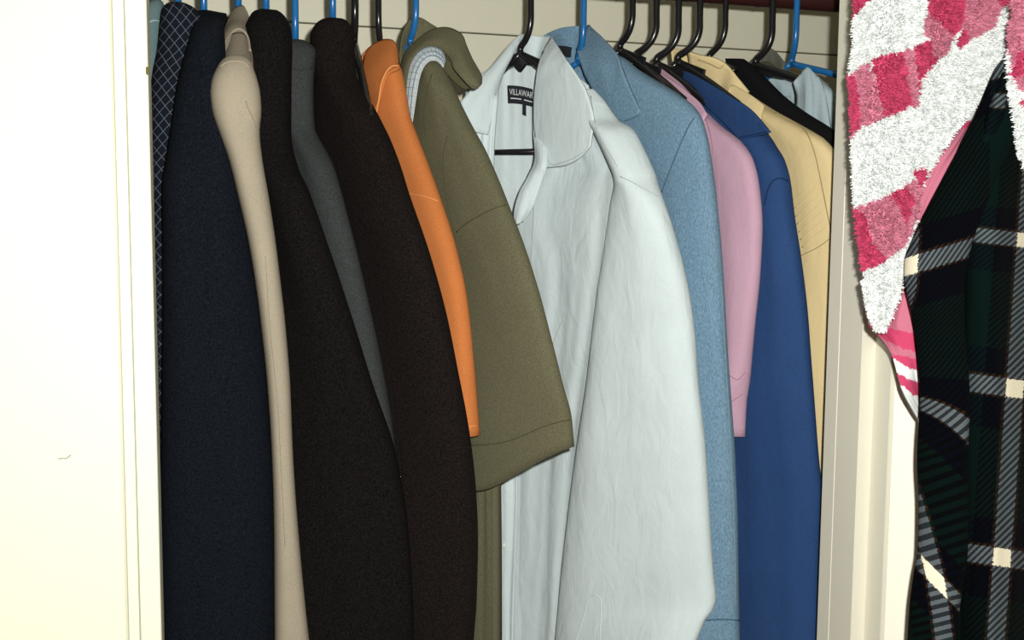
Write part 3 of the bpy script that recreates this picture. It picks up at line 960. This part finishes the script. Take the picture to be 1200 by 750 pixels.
def hits_back(u, v):
    q = _bvb.ray_cast(CAM, ray(u, v).normalized())[0]
    return q.y if q is not None else yb(u)


yl0 = min(hits_back(u, v) for u in (596, 603, 610, 616, 622) for v in (100, 108, 116, 124)) - 0.002


def lab(a, b):
    u = (LB[0][0] * (1 - a) + LB[1][0] * a) * (1 - b) + (LB[2][0] * (1 - a) + LB[3][0] * a) * b
    v = (LB[0][1] * (1 - a) + LB[1][1] * a) * (1 - b) + (LB[2][1] * (1 - a) + LB[3][1] * a) * b
    v -= 1.2 * math.sin(math.pi * a)
    return u, v


lb = sheet('neck_label', [[(*lab(a / 4 * 1.2, b / 2), yl0) for a in range(5)] for b in range(3)], 'label_black', g, thick=0.0012)
fc = bpy.data.curves.new('label_text', 'FONT')
fc.body = 'VILLAWARD'
fc.size = 1.0
fto = bpy.data.objects.new('label_text_source', fc)
C.objects.link(fto)
bpy.context.view_layer.update()
tm = bpy.data.meshes.new_from_object(fto.evaluated_get(bpy.context.evaluated_depsgraph_get()))
bpy.data.objects.remove(fto)
xs_ = [v.co.x for v in tm.vertices]
x0_, x1_ = min(xs_), max(xs_)
for vtx in tm.vertices:
    a = 0.06 + (vtx.co.x - x0_) / (x1_ - x0_) * 1.10
    b = 0.53 - vtx.co.y / 0.72 * 0.36
    vtx.co = P(*lab(a, b), yl0 - 0.0009)
tm.name = 'lettering'
tm.materials.append(MATS['label_print'])
link(bpy.data.objects.new('lettering', tm), lb)
sheet('printed_line', [[(*lab(a, b), yl0 - 0.0009) for a in (0.10, 0.3, 0.55)] for b in (0.70, 0.76)], 'label_print', lb, thick=0.0003)
sheet('printed_line', [[(*lab(a, b), yl0 - 0.0009) for a in (0.66, 0.8, 1.0)] for b in (0.70, 0.76)], 'label_print', lb, thick=0.0003)
sheet('size_tag', [[(612.5, 121, yl0), (616.5, 121.6, yl0)], [(612.3, 134, yl0), (616.6, 136.2, yl0)]], 'label_black', g, thick=0.001)

# ------------------------------------------------------------------ G11 denim shirt
h11, N11, d11 = hanger('light blue plastic hanger in the collar of the denim shirt', 'blue', 684, 678, 66, (800, 1.34), drop=0.11)
g = gthing('denim_shirt', 'faded blue denim shirt with pointed collar behind the white shirt', 'shirt', N11, ZLOW, GC)
y = plane(682, 0.0016, 1.285, 1.53)
sl = loft('sleeve', [(56, 694, 704, .008), (69, 694, 733, .014), (80, 694, 746, .018), (93, 694, 766), (104, 696, 784), (115, 698, 799), (126, 700, 811), (141, 702, 819.5), (181, 725, 829.5), (239, 750, 838), (318, 770, 845.5), (406, 782, 851), (470, 788, 856), (537, 794, 861), (622, 800, 864.5), (686, 802, 865.5), (724, 803, 866), (790, 803, 869)],
          'denim', g, y, 0.022, n=40, amp=0.003, seed=31)
seam(sl, [(813, 139), (806, 150), (795, 175), (785, 200), (775, 226)], 'denim_seam_shade', g, 0.0009)
seam(sl, [(828, 727), (840, 726), (852, 726), (866, 727)], 'denim_seam_shade', g, 0.0011)
seam(sl, [(845, 330), (851, 430), (857, 540), (861, 640), (862, 715)], 'denim_thread', g, 0.0005)
ydl = lambda u, v: y(u) - 0.030 + 0.06 * max(0, (80 - v) / 50) ** 1.5
dl = sheet('collar', [[(690, 29.5), (698, 37), (708, 46), (719, 57), (727, 68), (731, 82), (741, 108), (752, 133)],
                 [(684, 42), (692, 54), (701, 68), (710, 84), (718, 100), (724, 114), (734, 128), (742, 138)],
                 [(676, 58), (680, 72), (686, 88), (694, 104), (702, 118), (711, 130), (721, 138), (731, 142)]],
      'denim', g, ydl, thick=0.004, nu=30, bulge=0.004)
seam(dl, [(692, 34), (708, 49), (724, 71), (728, 84), (738, 109), (748, 130), (740, 134), (731, 137), (722, 134)], 'denim_thread', g, 0.0006)
sheet('back_collar', [[(638, 41, 1.56), (648, 36, 1.57), (660, 32.5, 1.575), (676, 30.5, 1.575), (692, 30, 1.56)], [(644, 50, 1.558), (652, 47, 1.572), (662, 46, 1.58), (674, 45, 1.578), (686, 46, 1.56)], [(652, 74, 1.555), (660, 76, 1.57), (668, 78, 1.578), (676, 78, 1.575), (684, 76, 1.56)]], 'denim', g, thick=0.004)
tube('collar_seam', [P(*q) for q in ((646, 48, 1.552), (656, 46, 1.568), (668, 46, 1.574), (680, 46.5, 1.566))], 0.0006, 'denim_thread', g)
sheet('neck_label', [[(653, 53.5, 1.565), (662, 54, 1.567), (670, 55.5, 1.567)], [(660, 65, 1.565), (665, 67, 1.567), (669, 67, 1.567)]], 'label_black', g, thick=0.0012)
sheet('back', [[(660, 76), (680, 76), (705, 84), (735, 96)], [(660, 150), (690, 150), (720, 150), (750, 150)], [(665, 400), (700, 400), (740, 400), (780, 400)], [(670, 800), (700, 800), (740, 800), (780, 800)]], 'denim', g, lambda u, v: 1.59 - 0.0010 * (u - 660), thick=0.006, amp=0.003, seed=32)
back_half(g, N11, d11, 'denim', ZLOW, near=-0.02, half=0.2, seed=33, zdrop=0.06)

# ------------------------------------------------------------------ black hangers on the right
hanger('black plastic hanger, first of the close black row right of the denim shirt', 'black', 741, 727, 52, (850, 1.345), drop=0.16, gusset=True, rad=0.0052, span=0.10)
h12, N12, d12 = hanger('black plastic hanger carrying the pink shirt, second of the black row', 'black', 769, 745, 64, (868, 1.345), drop=0.16, gusset=True, rad=0.0055, span=0.10)
h13, N13, d13 = hanger('black plastic hanger carrying the royal blue shirt, third of the black row', 'black', 795, 770, 68, (900, 1.345), drop=0.16, gusset=True, rad=0.0055, span=0.10)
h13b, N13b, d13b = hanger('black plastic hanger lying between royal blue and yellow shirts', 'black', 820, 795, 66, (930, 1.345), drop=0.15, gusset=True, rad=0.0055, span=0.115)
h14, N14, d14 = hanger('black plastic hanger carrying the yellow shirt, hook standing alone', 'black', 850, 832, 64, (965, 1.345), drop=0.11, rad=0.0050)
h15, N15, d15 = hanger('black plastic hanger carrying the black top, next to the last blue hook', 'black', 905, 886, 70, (1010, 1.38), drop=0.10, gusset=True, rad=0.0058, span=0.115)
h16, N16, d16 = hanger('light blue plastic hanger nearest the right jamb, one bare arm showing', 'blue', 933.5, 928, 69, (1010, 1.40), drop=0.085, rad=0.0052, span=0.175)

# ------------------------------------------------------------------ G12 pink
zl = P(860, 640, 1.42).z
g = gthing('shirt', 'plain pale pink shirt between the denim and the royal blue shirts', 'shirt', N12, zl, GC)
y = plane(768, 0.0018, 1.305, 1.53)
sl = loft('sleeve', [(76, 762, 772, .01), (84, 766, 782, .014), (100, 774, 800), (120, 782, 814), (131, 786, 827), (149, 792, 846), (165, 798, 866), (186, 806, 880), (217, 816, 887.5), (265, 824, 891.5), (318, 830, 889.5), (366, 834, 885), (406, 838, 881), (450, 842, 876.5), (480, 844, 871), (512, 846, 867)],
          'pink_cotton', g, y, 0.020, n=40, amp=0.003, seed=41)
seam(sl, [(820, 127), (827, 140), (833, 160), (836, 180)], 'pink_seam_shade', g, 0.0009)
seam(sl, [(855, 440), (864, 445), (870, 440), (874, 436)], 'pink_seam_shade', g, 0.0008, name='crease')  # crease shade drawn as darker pink lines
seam(sl, [(858, 470), (864, 466), (870, 462)], 'pink_seam_shade', g, 0.0008, name='crease')
seam(sl, [(853, 440), (851, 452), (850, 465)], 'pink_seam_shade', g, 0.0006, name='crease')
sheet('collar', [[(758, 78, 1.53), (772, 84, 1.51), (790, 96, 1.475), (806, 108, 1.45), (820, 120, 1.425), (829, 134, 1.405)], [(756, 92, 1.535), (770, 98, 1.515), (786, 110, 1.48), (800, 124, 1.455), (812, 138, 1.43), (820, 150, 1.41)]], 'pink_cotton', g, thick=0.004)
back_half(g, N12, d12, 'pink_cotton', zl, near=0.06, far_sleeve=0.3, seed=41, zdrop=0.05)

# ------------------------------------------------------------------ G13 royal blue
g = gthing('shirt', 'royal blue long-sleeved shirt with broad pointed collar', 'shirt', N13, ZLOW, GC)
y = plane(794, 0.0018, 1.29, 1.53)
sl = loft('sleeve', [(104, 800, 826, .01), (120, 812, 856, .015), (140, 826, 880), (152, 832, 892), (160, 836, 900), (173, 842, 908), (186, 848, 916), (212, 856, 923.5), (252, 862, 928.5), (309, 862, 937.5), (366, 860, 944), (419, 857, 948), (494, 854, 954), (549, 852, 958.5), (575, 852, 961.5), (622, 852, 960), (690, 852, 958), (800, 852, 956)],
          'royal_cotton', g, y, 0.024, n=40, amp=0.0035, seed=42, fx=2.5)
seam(sl, [(923, 212), (914, 209), (906, 212), (900, 222), (896, 240)], 'royal_seam_shade', g, 0.0012)
rl = sheet('collar', [[(795, 84), (806, 84), (826, 94), (851, 109), (880, 128), (903, 155)], [(796, 91), (806, 94), (823, 106), (846, 122), (871, 140), (893, 158)], [(797, 100), (806, 106), (820, 118), (838, 134), (854, 150), (866, 164)]],
      'royal_cotton', g, lambda u, v: y(u) - 0.030 + 0.02 * max(0, (830 - u) / 35), thick=0.004, nu=30, bulge=0.004)
seam(rl, [(867, 161), (884, 157.5), (900, 154)], 'royal_seam_shade', g, 0.0007)
back_half(g, N13, d13, 'royal_cotton', ZLOW, near=0.06, seed=42, zdrop=0.05)

# ------------------------------------------------------------------ G14 yellow
zl = P(962, 556, 1.33).z
g = gthing('shirt', 'soft yellow shirt hanging right of the royal blue one', 'shirt', N14, zl, GC)
y = plane(846, 0.0017, 1.30, 1.53)
sl = loft('sleeve', [(100, 850, 864, .008), (112, 856, 881, .014), (131, 866, 910), (149, 876, 942), (163, 884, 964), (184, 892, 979), (212, 900, 984), (270, 906, 985), (300, 910, 984), (380, 916, 982), (460, 922, 980), (556, 928, 978)],
          'yellow_cotton', g, y, 0.022, n=40, amp=0.0025, seed=43)
seam(sl, [(908, 132), (926, 140), (940, 150), (949, 163), (956, 184), (964, 222), (974, 272)], 'yellow_seam_shade', g, 0.0008)
seam(sl, [(930, 304), (944, 297), (958, 290), (975, 278)], 'yellow_seam_shade', g, 0.0006)
for k in range(7):
    seam(sl, [(928 + k * 2, 236 + k * 9), (944 + k * 2, 222 + k * 9), (958 + k * 2, 206 + k * 10)], 'yellow_cotton', g, 0.0010, -0.0003, name='tuck')
sheet('collar', [[(806, 60, 1.525), (822, 65, 1.505), (838, 68, 1.49), (852, 76, 1.48), (864, 90, 1.465), (878, 108, 1.455)], [(810, 84, 1.535), (822, 92, 1.525), (836, 100, 1.51), (846, 106, 1.50), (853, 110, 1.475), (860, 118, 1.455)]], 'yellow_cotton', g, thick=0.004)
sheet('back_collar', [[(786, 56, 1.57), (798, 58, 1.575), (810, 61, 1.57)], [(788, 72, 1.57), (800, 74, 1.575), (812, 78, 1.57)]], 'yellow_cotton', g, thick=0.003)
tube('collar_seam', [P(*q) for q in ((818, 70, 1.506), (832, 75, 1.493), (843, 80, 1.483), (848, 76, 1.478))], 0.0007, 'yellow_seam_shade', g)
sheet('collar_leaf', [[(852, 108, 1.46), (858, 100, 1.46), (868, 104, 1.445), (882, 113, 1.42), (896, 124, 1.40)], [(850, 116, 1.46), (858, 118, 1.45), (868, 124, 1.43), (880, 132, 1.41), (892, 140, 1.395)]], 'yellow_cotton', g, thick=0.003)
back_half(g, N14, d14, 'yellow_cotton', zl, near=0.06, far_sleeve=0.3, seed=43, zdrop=0.05)

# ------------------------------------------------------------------ G15 black top
g = gthing('top', 'black top whose shoulder runs between the yellow and pale blue shirts', 'top', N15, ZLOW, GC)
y = plane(886, 0.0016, 1.33, 1.51)
sl = loft('sleeve', [(69, 850, 872, .008), (78, 852, 884, .014), (92, 860, 898), (112, 872, 918), (132, 880, 944), (150, 888, 972), (175, 900, 1000), (215, 915, 1012), (300, 925, 1016), (500, 930, 1016), (800, 935, 1012)], 'black_cloth', g, y, 0.016, amp=0.002, seed=44)
sheet('collar', [[(876, 76, 1.56), (886, 66, 1.565), (896, 60, 1.565), (902, 56, 1.56), (910, 62, 1.55), (920, 74, 1.53)], [(876, 84, 1.565), (888, 76, 1.57), (897, 72, 1.57), (904, 74, 1.56), (911, 80, 1.55), (918, 86, 1.53)]], 'greygreen_cloth', g, thick=0.003)
back_half(g, N15, d15, 'black_cloth', ZLOW, near=0.05, seed=44, zdrop=0.05)

# ------------------------------------------------------------------ G16 pale blue shirt
g = gthing('shirt', 'pale blue shirt with crumpled collar close to the right jamb', 'shirt', N16, ZLOW, GC)
yy = lambda u, v=0: 1.60 - 0.0016 * (u - 930)
sheet('collar', [[(887, 85, 1.60), (900, 82, 1.59), (914, 85, 1.58), (928, 93, 1.57), (940, 101, 1.56)], [(893, 95, 1.60), (904, 94, 1.585), (916, 97, 1.572), (928, 106, 1.565), (940, 114, 1.555)], [(904, 112, 1.60), (912, 116, 1.59), (920, 120, 1.58), (930, 128, 1.57), (942, 138, 1.56)]], 'pale_blue_cotton', g, thick=0.004, amp=0.003, seed=51)
sheet('collar_leaf', [[(930, 96, 1.46), (939, 86, 1.45), (947, 79, 1.44), (954, 86, 1.43), (963, 98, 1.42)], [(936, 112, 1.46), (943, 106, 1.44), (950, 104, 1.43), (958, 108, 1.42), (968, 114, 1.41)], [(934, 140, 1.46), (942, 142, 1.44), (950, 146, 1.43), (960, 152, 1.42), (974, 158, 1.40)]], 'pale_blue_cotton', g, thick=0.004, amp=0.004, seed=52, fx=5)
loft('sleeve', [(86, 942, 956, .008), (98, 944, 968, .014), (114, 946, 984), (140, 948, 1000), (200, 950, 1025), (400, 955, 1040), (800, 955, 1035)], 'pale_blue_cotton', g, lambda u, v=0: 1.465 - 0.0010 * (u - 940), 0.016, amp=0.003, seed=53, fx=4)
back_half(g, N16, d16, 'pale_blue_cotton', ZLOW, near=-0.0, seed=45, zdrop=0.06)

# ------------------------------------------------------------------ dark closet interior low beside the jamb, filled by a navy form
pz = P(960, 640, 1.60)
tr = loft('dark_interior_fill', [(500, 936, 1004, .01), (560, 934, 1010), (640, 934, 1010), (820, 936, 1010)], 'navy_wool', None, lambda u, v=0: 1.56, 0.014, amp=0.002, seed=46)
tr['label'] = 'dark navy form put in for the dark interior below the yellow hem beside the jamb'
tr['category'] = 'interior fill'
tr['group'] = GC

# ================================================================== RIGHT: PLAID FLANNEL AND TERRY ROBE
pl = thing('plaid_jacket', 'dark plaid flannel jacket with cream crossings hanging at the far right', 'jacket', P(1150, 860, 1.03))
mainp = sheet('body', [[(a + (1290 - a) * k, v) for k in (0, .08, .16, .27, .38, .52, .72, 1)] for v, a in ((84, 1182), (110, 1172), (140, 1160), (200, 1136), (280, 1115), (360, 1110), (450, 1110), (540, 1112), (640, 1112), (740, 1110), (860, 1106))],
              'plaid_flannel', pl, lambda u, v: 0.962 - 0.030 * math.exp(-((u - 1165) / 30) ** 2) + 0.018 * math.exp(-((u - 1126) / 9) ** 2), thick=0.01, nu=60, nv=110, amp=0.004, seed=61, fx=1.2)
slv = loft('sleeve', [(70, 1176, 1184, .006), (80, 1170, 1190, .012), (100, 1160, 1196, .018), (130, 1148, 1192, .022), (170, 1127, 1182), (215, 1104, 1165), (250, 1086, 1148), (285, 1070, 1136), (305, 1063, 1131), (325, 1062, 1128), (350, 1066, 1127), (390, 1074, 1127), (430, 1083, 1126), (470, 1087.5, 1126), (520, 1083, 1126), (545, 1081, 1127), (600, 1086, 1125), (650, 1085, 1123), (680, 1077, 1121), (720, 1070, 1118), (800, 1066, 1112)],
           'plaid_flannel', pl, lambda u, v: 0.95, 0.026, n=40, amp=0.003, seed=62, uvo=(0.02, 0.0))


def setuv(o, f):
    lay = o.data.uv_layers['UVMap'].data
    cc = CROT.transposed()
    for lp in o.data.loops:
        co = o.data.vertices[lp.vertex_index].co
        q = cc @ (co - CAM)
        lay[lp.index].uv = f(600 + FPX * q.x / -q.z, 375 - FPX * q.y / -q.z)


# lay the weave along the cloth: 1 mm of cloth is close to 1 pixel mark here; the cream crossing sits at (1192, 455)
setuv(mainp, lambda u, v: (0.001 * (u - 1179 + (v - 455) * 0.075), 0.001 * (466 - v - (u - 1190) * -0.14) if v > 380 else 0.001 * (466 - v + (u - 1190) * 0.14 - (380 - v) * -0.25)))
setuv(slv, lambda u, v: (0.001 * (u + 10 - interp([(200, 1068), (330, 1064), (400, 1046), (520, 1052), (600, 1075), (690, 1098), (800, 1112)], v)[0]), 0.001 * (690 - v) + 0.0010 * (u - 1098) * max(0, min(1, (v - 420) / 120)) + 0.0003 * (1100 - u) * max(0, min(1, (480 - v) / 100)) + 0.022 * max(0, min(1, (480 - v) / 120))))
seam(mainp, [(1178, 120), (1184, 146), (1192, 166), (1204, 186)], 'black_wool', pl, 0.0012)

# ---- terry robe
PINK_H, PINK_L, PINK_F, WHITE = (0.52, 0.058, 0.135), (0.56, 0.19, 0.27), (0.50, 0.155, 0.225), (0.76, 0.79, 0.78)
PK = [
    (PINK_H, [(990, -20), (1024, -20), (1022, 0), (1012, 9), (1003, 22), (990, 30)]),
    (PINK_L, [(990, 90), (1001, 86), (1020, 72), (1028, 105), (1039, 137), (1012, 149), (1001, 163), (990, 165)]),
    (PINK_H, [(990, 92), (1001, 86), (1006, 90), (1011, 120), (1010, 149), (990, 165)]),
    (PINK_H, [(1022, 70), (1055, 59), (1061, 80), (1063, 105), (1069, 125), (1037, 137), (1028, 105)]),
    (PINK_L, [(1055, 59), (1068, 56), (1073, 90), (1076, 121), (1069, 126), (1063, 105), (1061, 80)]),
    (PINK_H, [(1068, 55), (1090, 45), (1092, 64), (1101, 69), (1079, 93), (1076, 112), (1073, 90)]),
    (PINK_L, [(1079, 40), (1085, 12), (1101, 26), (1117, 42), (1108, 64), (1101, 69), (1092, 66), (1090, 45)]),
    (PINK_H, [(1084, -20), (1129, -20), (1128, 10), (1125, 32), (1117, 42), (1101, 26), (1085, 13)]),
    (PINK_L, [(1129, -20), (1190, -20), (1185, 0), (1172, 10), (1162, 32), (1140, 45), (1130, 50), (1125, 32), (1128, 10)]),
    (PINK_H, [(1165, -20), (1190, -20), (1186, 0), (1176, 8), (1168, 4)]),
    (PINK_H, [(1125, 34), (1132, 38), (1133, 48), (1124, 58), (1118, 52)]),
    (PINK_L, [(1000, 245), (1044, 226), (1060, 216), (1078, 203), (1080, 240), (1060, 286), (1036, 306), (1016, 316), (1000, 320)]),
    (PINK_H, [(1000, 240), (1010, 246), (1016, 258), (1022, 284), (1038, 306), (1016, 316), (1000, 322)]),
    (PINK_H, [(1042, 226), (1060, 216), (1070, 234), (1060, 262), (1052, 246)]),
    (PINK_H, [(1070, 200), (1082, 196), (1086, 206), (1076, 222)]),
]
PF = [
    (PINK_H, [(1140, 118), (1156, 112), (1152, 125), (1130, 133)]),
    (WHITE, [(1130, 133), (1152, 125), (1152, 136), (1124, 145)]),
    (WHITE, [(1138, 100), (1160, 96), (1156, 112), (1140, 117), (1128, 122)]),
    (PINK_H, [(1122, 146), (1152, 136), (1150, 143), (1116, 156)]),
    (PINK_H, [(1040, 314), (1062, 304), (1064, 312), (1050, 324), (1046, 320)]),
    (WHITE, [(1040, 330), (1052, 320), (1046, 350), (1034, 370), (1020, 384), (1016, 370)]),
    (PINK_H, [(1016, 378), (1026, 381), (1050, 386), (1088, 396), (1088, 416), (1060, 409), (1044, 402), (1030, 394)]),
    (PINK_H, [(1044, 414), (1060, 418), (1074, 422), (1088, 430), (1088, 438), (1064, 430), (1050, 424)]),
    (WHITE, [(1044, 418), (1062, 430), (1088, 440), (1088, 452), (1064, 444), (1050, 436)]),
    (PINK_H, [(1048, 434), (1064, 445), (1088, 453), (1088, 468), (1070, 462), (1057, 452)]),
    (WHITE, [(1050, 448), (1060, 454), (1070, 463), (1090, 469), (1090, 520), (1070, 500)]),
]
PL2 = [
    (PINK_L, [(1170, -30), (1300, -30), (1300, 120), (1215, 100), (1200, 110), (1190, 95), (1183, 60)]),
    (PINK_H, [(1196, 60), (1215, 50), (1215, 90), (1198, 88), (1188, 92), (1186, 84)]),
    (PINK_H, [(1196, 118), (1215, 112), (1215, 126), (1200, 124)]),
]


def inside(poly, x, y_):
    c = False
    j = len(poly) - 1
    for i in range(len(poly)):
        xi, yi = poly[i]
        xj, yj = poly[j]
        if (yi > y_) != (yj > y_) and x < (xj - xi) * (y_ - yi) / (yj - yi) + xi:
            c = not c
        j = i
    return c


def to_px(co):
    q = CROT.transposed() @ (co - CAM)
    return 600 + FPX * q.x / -q.z, 375 - FPX * q.y / -q.z


def dyefun(pats, base):
    def f(u, v):
        u += 2.2 * noise.noise(Vector((u * 0.25, v * 0.25, 3)))
        v += 2.2 * noise.noise(Vector((u * 0.25, v * 0.25, 8)))
        c = base
        for col, poly in pats:
            if inside(poly, u, v):
                c = col
        return c
    return f


def dye(o, f):
    me = o.data
    at = me.color_attributes.new('dye', 'FLOAT_COLOR', 'POINT')
    for i, vtx in enumerate(me.vertices):
        c = f(*to_px(vtx.co))
        at.data[i].color = (*c, 1)


def pile(o, parent, f, count, length=0.0050, wid=0.0008, seed=1, keep=None):
    """plush loops: short tapered tufts standing out of the cloth"""
    rnd = random.Random(seed)
    me = o.data
    me.calc_loop_triangles()
    tris = [t for t in me.loop_triangles if t.normal.dot(t.center - CAM) < 0.25 * (t.center - CAM).length]
    areas = [t.area for t in tris]
    vs = [v.co for v in me.vertices]
    vn = [v.normal.copy() for v in me.vertices]
    picks = rnd.choices(range(len(tris)), weights=areas, k=count)
    verts, faces, cols = [], [], []
    for k in picks:
        t = tris[k]
        a, b = rnd.random(), rnd.random()
        if a + b > 1:
            a, b = 1 - a, 1 - b
        i0, i1, i2 = t.vertices
        p = vs[i0] * (1 - a - b) + vs[i1] * a + vs[i2] * b
        n = (vn[i0] * (1 - a - b) + vn[i1] * a + vn[i2] * b).normalized()
        uv = to_px(p)
        if keep and not keep(*uv):
            continue
        c = f(*uv)
        g_ = 0.86 + 0.28 * rnd.random()
        c = tuple(min(0.95, x * g_) for x in c)
        clump = noise.noise(p * 130), noise.noise(p * 130 + Vector((7, 3, 1))), noise.noise(p * 130 + Vector((1, 9, 5)))
        d = (n + Vector(clump) * 0.75 + Vector((rnd.uniform(-.4, .4), rnd.uniform(-.4, .4), rnd.uniform(-.6, .2)))).normalized()
        s = d.cross(Vector((rnd.uniform(-1, 1), rnd.uniform(-1, 1), rnd.uniform(-1, 1)))).normalized() * wid * rnd.uniform(.7, 1.3)
        L_ = length * rnd.uniform(.55, 1.15)
        i = len(verts)
        verts += [p - s, p + s, p + d * L_ + s * 0.5, p + d * L_ - s * 0.5]
        faces.append((i, i + 1, i + 2, i + 3))
        cols += [c] * 4
    q = mesh_obj('terry_pile', verts, faces, 'terry', parent)
    q['kind'] = 'stuff'
    at = q.data.color_attributes.new('dye', 'FLOAT_COLOR', 'POINT')
    for i, c in enumerate(cols):
        at.data[i].color = (*c, 1)
    return q


rb = thing('terry_robe', 'fluffy pink and white checked terry robe hanging at the upper right', 'robe', P(1085, 505, 1.05))
EL = [(-60, 1010), (0, 1005), (60, 1004), (90, 1001), (150, 1003), (240, 1006), (300, 1011), (350, 1017), (375, 1022), (386, 1028)]
ER = [(-60, 1210), (0, 1192), (60, 1188), (80, 1180), (105, 1152), (137, 1128), (169, 1104), (205, 1082), (242, 1072), (270, 1066), (300, 1060), (342, 1050), (366, 1042), (386, 1032)]
rows = []
for v in (-60, -20, 20, 60, 90, 130, 170, 210, 250, 290, 330, 360, 386):
    a, b = interp(EL, v)[0], interp(ER, v)[0]
    rows.append([(a + (b - a) * k / 7, v) for k in range(8)])


def yrobe(u, v):
    base = 0.998 + 0.016 * math.exp(-((u - (1092 - 0.15 * v)) / 10) ** 2) * max(0, 1 - v / 160) - 0.016 * math.sin((u - 1000) / 46.0 + v * 0.004)
    return base + 0.035 * math.exp(-(u - 1000) / 12.0)


fl_ = sheet('front', rows, 'terry', rb, yrobe, thick=0.008, nu=90, nv=180, amp=0.003, seed=71, fx=1.0)
fdy = dyefun(PK, WHITE)
dye(fl_, fdy)
pile(fl_, fl_, fdy, 70000, seed=3)
# the smooth reverse of the cloth, turned out along the edge and below
EL2 = [(92, 1140), (120, 1126), (160, 1100), (205, 1070), (260, 1052), (300, 1044), (340, 1034), (366, 1022), (380, 1018), (388, 1024), (400, 1034), (412, 1043), (428, 1049), (442, 1052), (456, 1056), (470, 1063), (484, 1071), (500, 1081)]
ER2 = [(92, 1192), (160, 1170), (260, 1120), (320, 1105), (400, 1105), (500, 1108)]
rows = []
for v in (92, 125, 160, 205, 250, 300, 340, 366, 380, 388, 400, 412, 428, 442, 456, 470, 485, 500):
    a, b = interp(EL2, v)[0], interp(ER2, v)[0]
    rows.append([(a + (b - a) * k / 5, v) for k in range(6)])
rv = sheet('reverse_side', rows, 'terry', rb, lambda u, v: 1.018 - 0.006 * math.sin(u / 9.0 + v * 0.02), thick=0.004, nu=60, nv=200, amp=0.002, seed=72)
dye(rv, dyefun(PF, PINK_F))
# the other front edge, falling over the plaid
EL3 = [(-60, 1192), (0, 1187), (40, 1182), (75, 1180.5), (100, 1182), (130, 1187), (160, 1191), (185, 1196), (200, 1203), (240, 1225)]
rows = []
for v in (-60, -20, 20, 60, 100, 140, 170, 190, 215, 240):
    a = interp(EL3, v)[0] + 3
    rows.append([(a + (1300 - a) * k / 5, v) for k in range(6)])
lp = sheet('other_front', rows, 'terry', rb, lambda u, v: 0.903 + 0.03 * math.exp(-(u - interp(EL3, v)[0]) / 8.0), thick=0.008, nu=60, nv=110, amp=0.003, seed=73)
fdl = dyefun(PL2, WHITE)
dye(lp, fdl)
pile(lp, lp, fdl, 26000, seed=5, keep=lambda u, v: u < 1215)
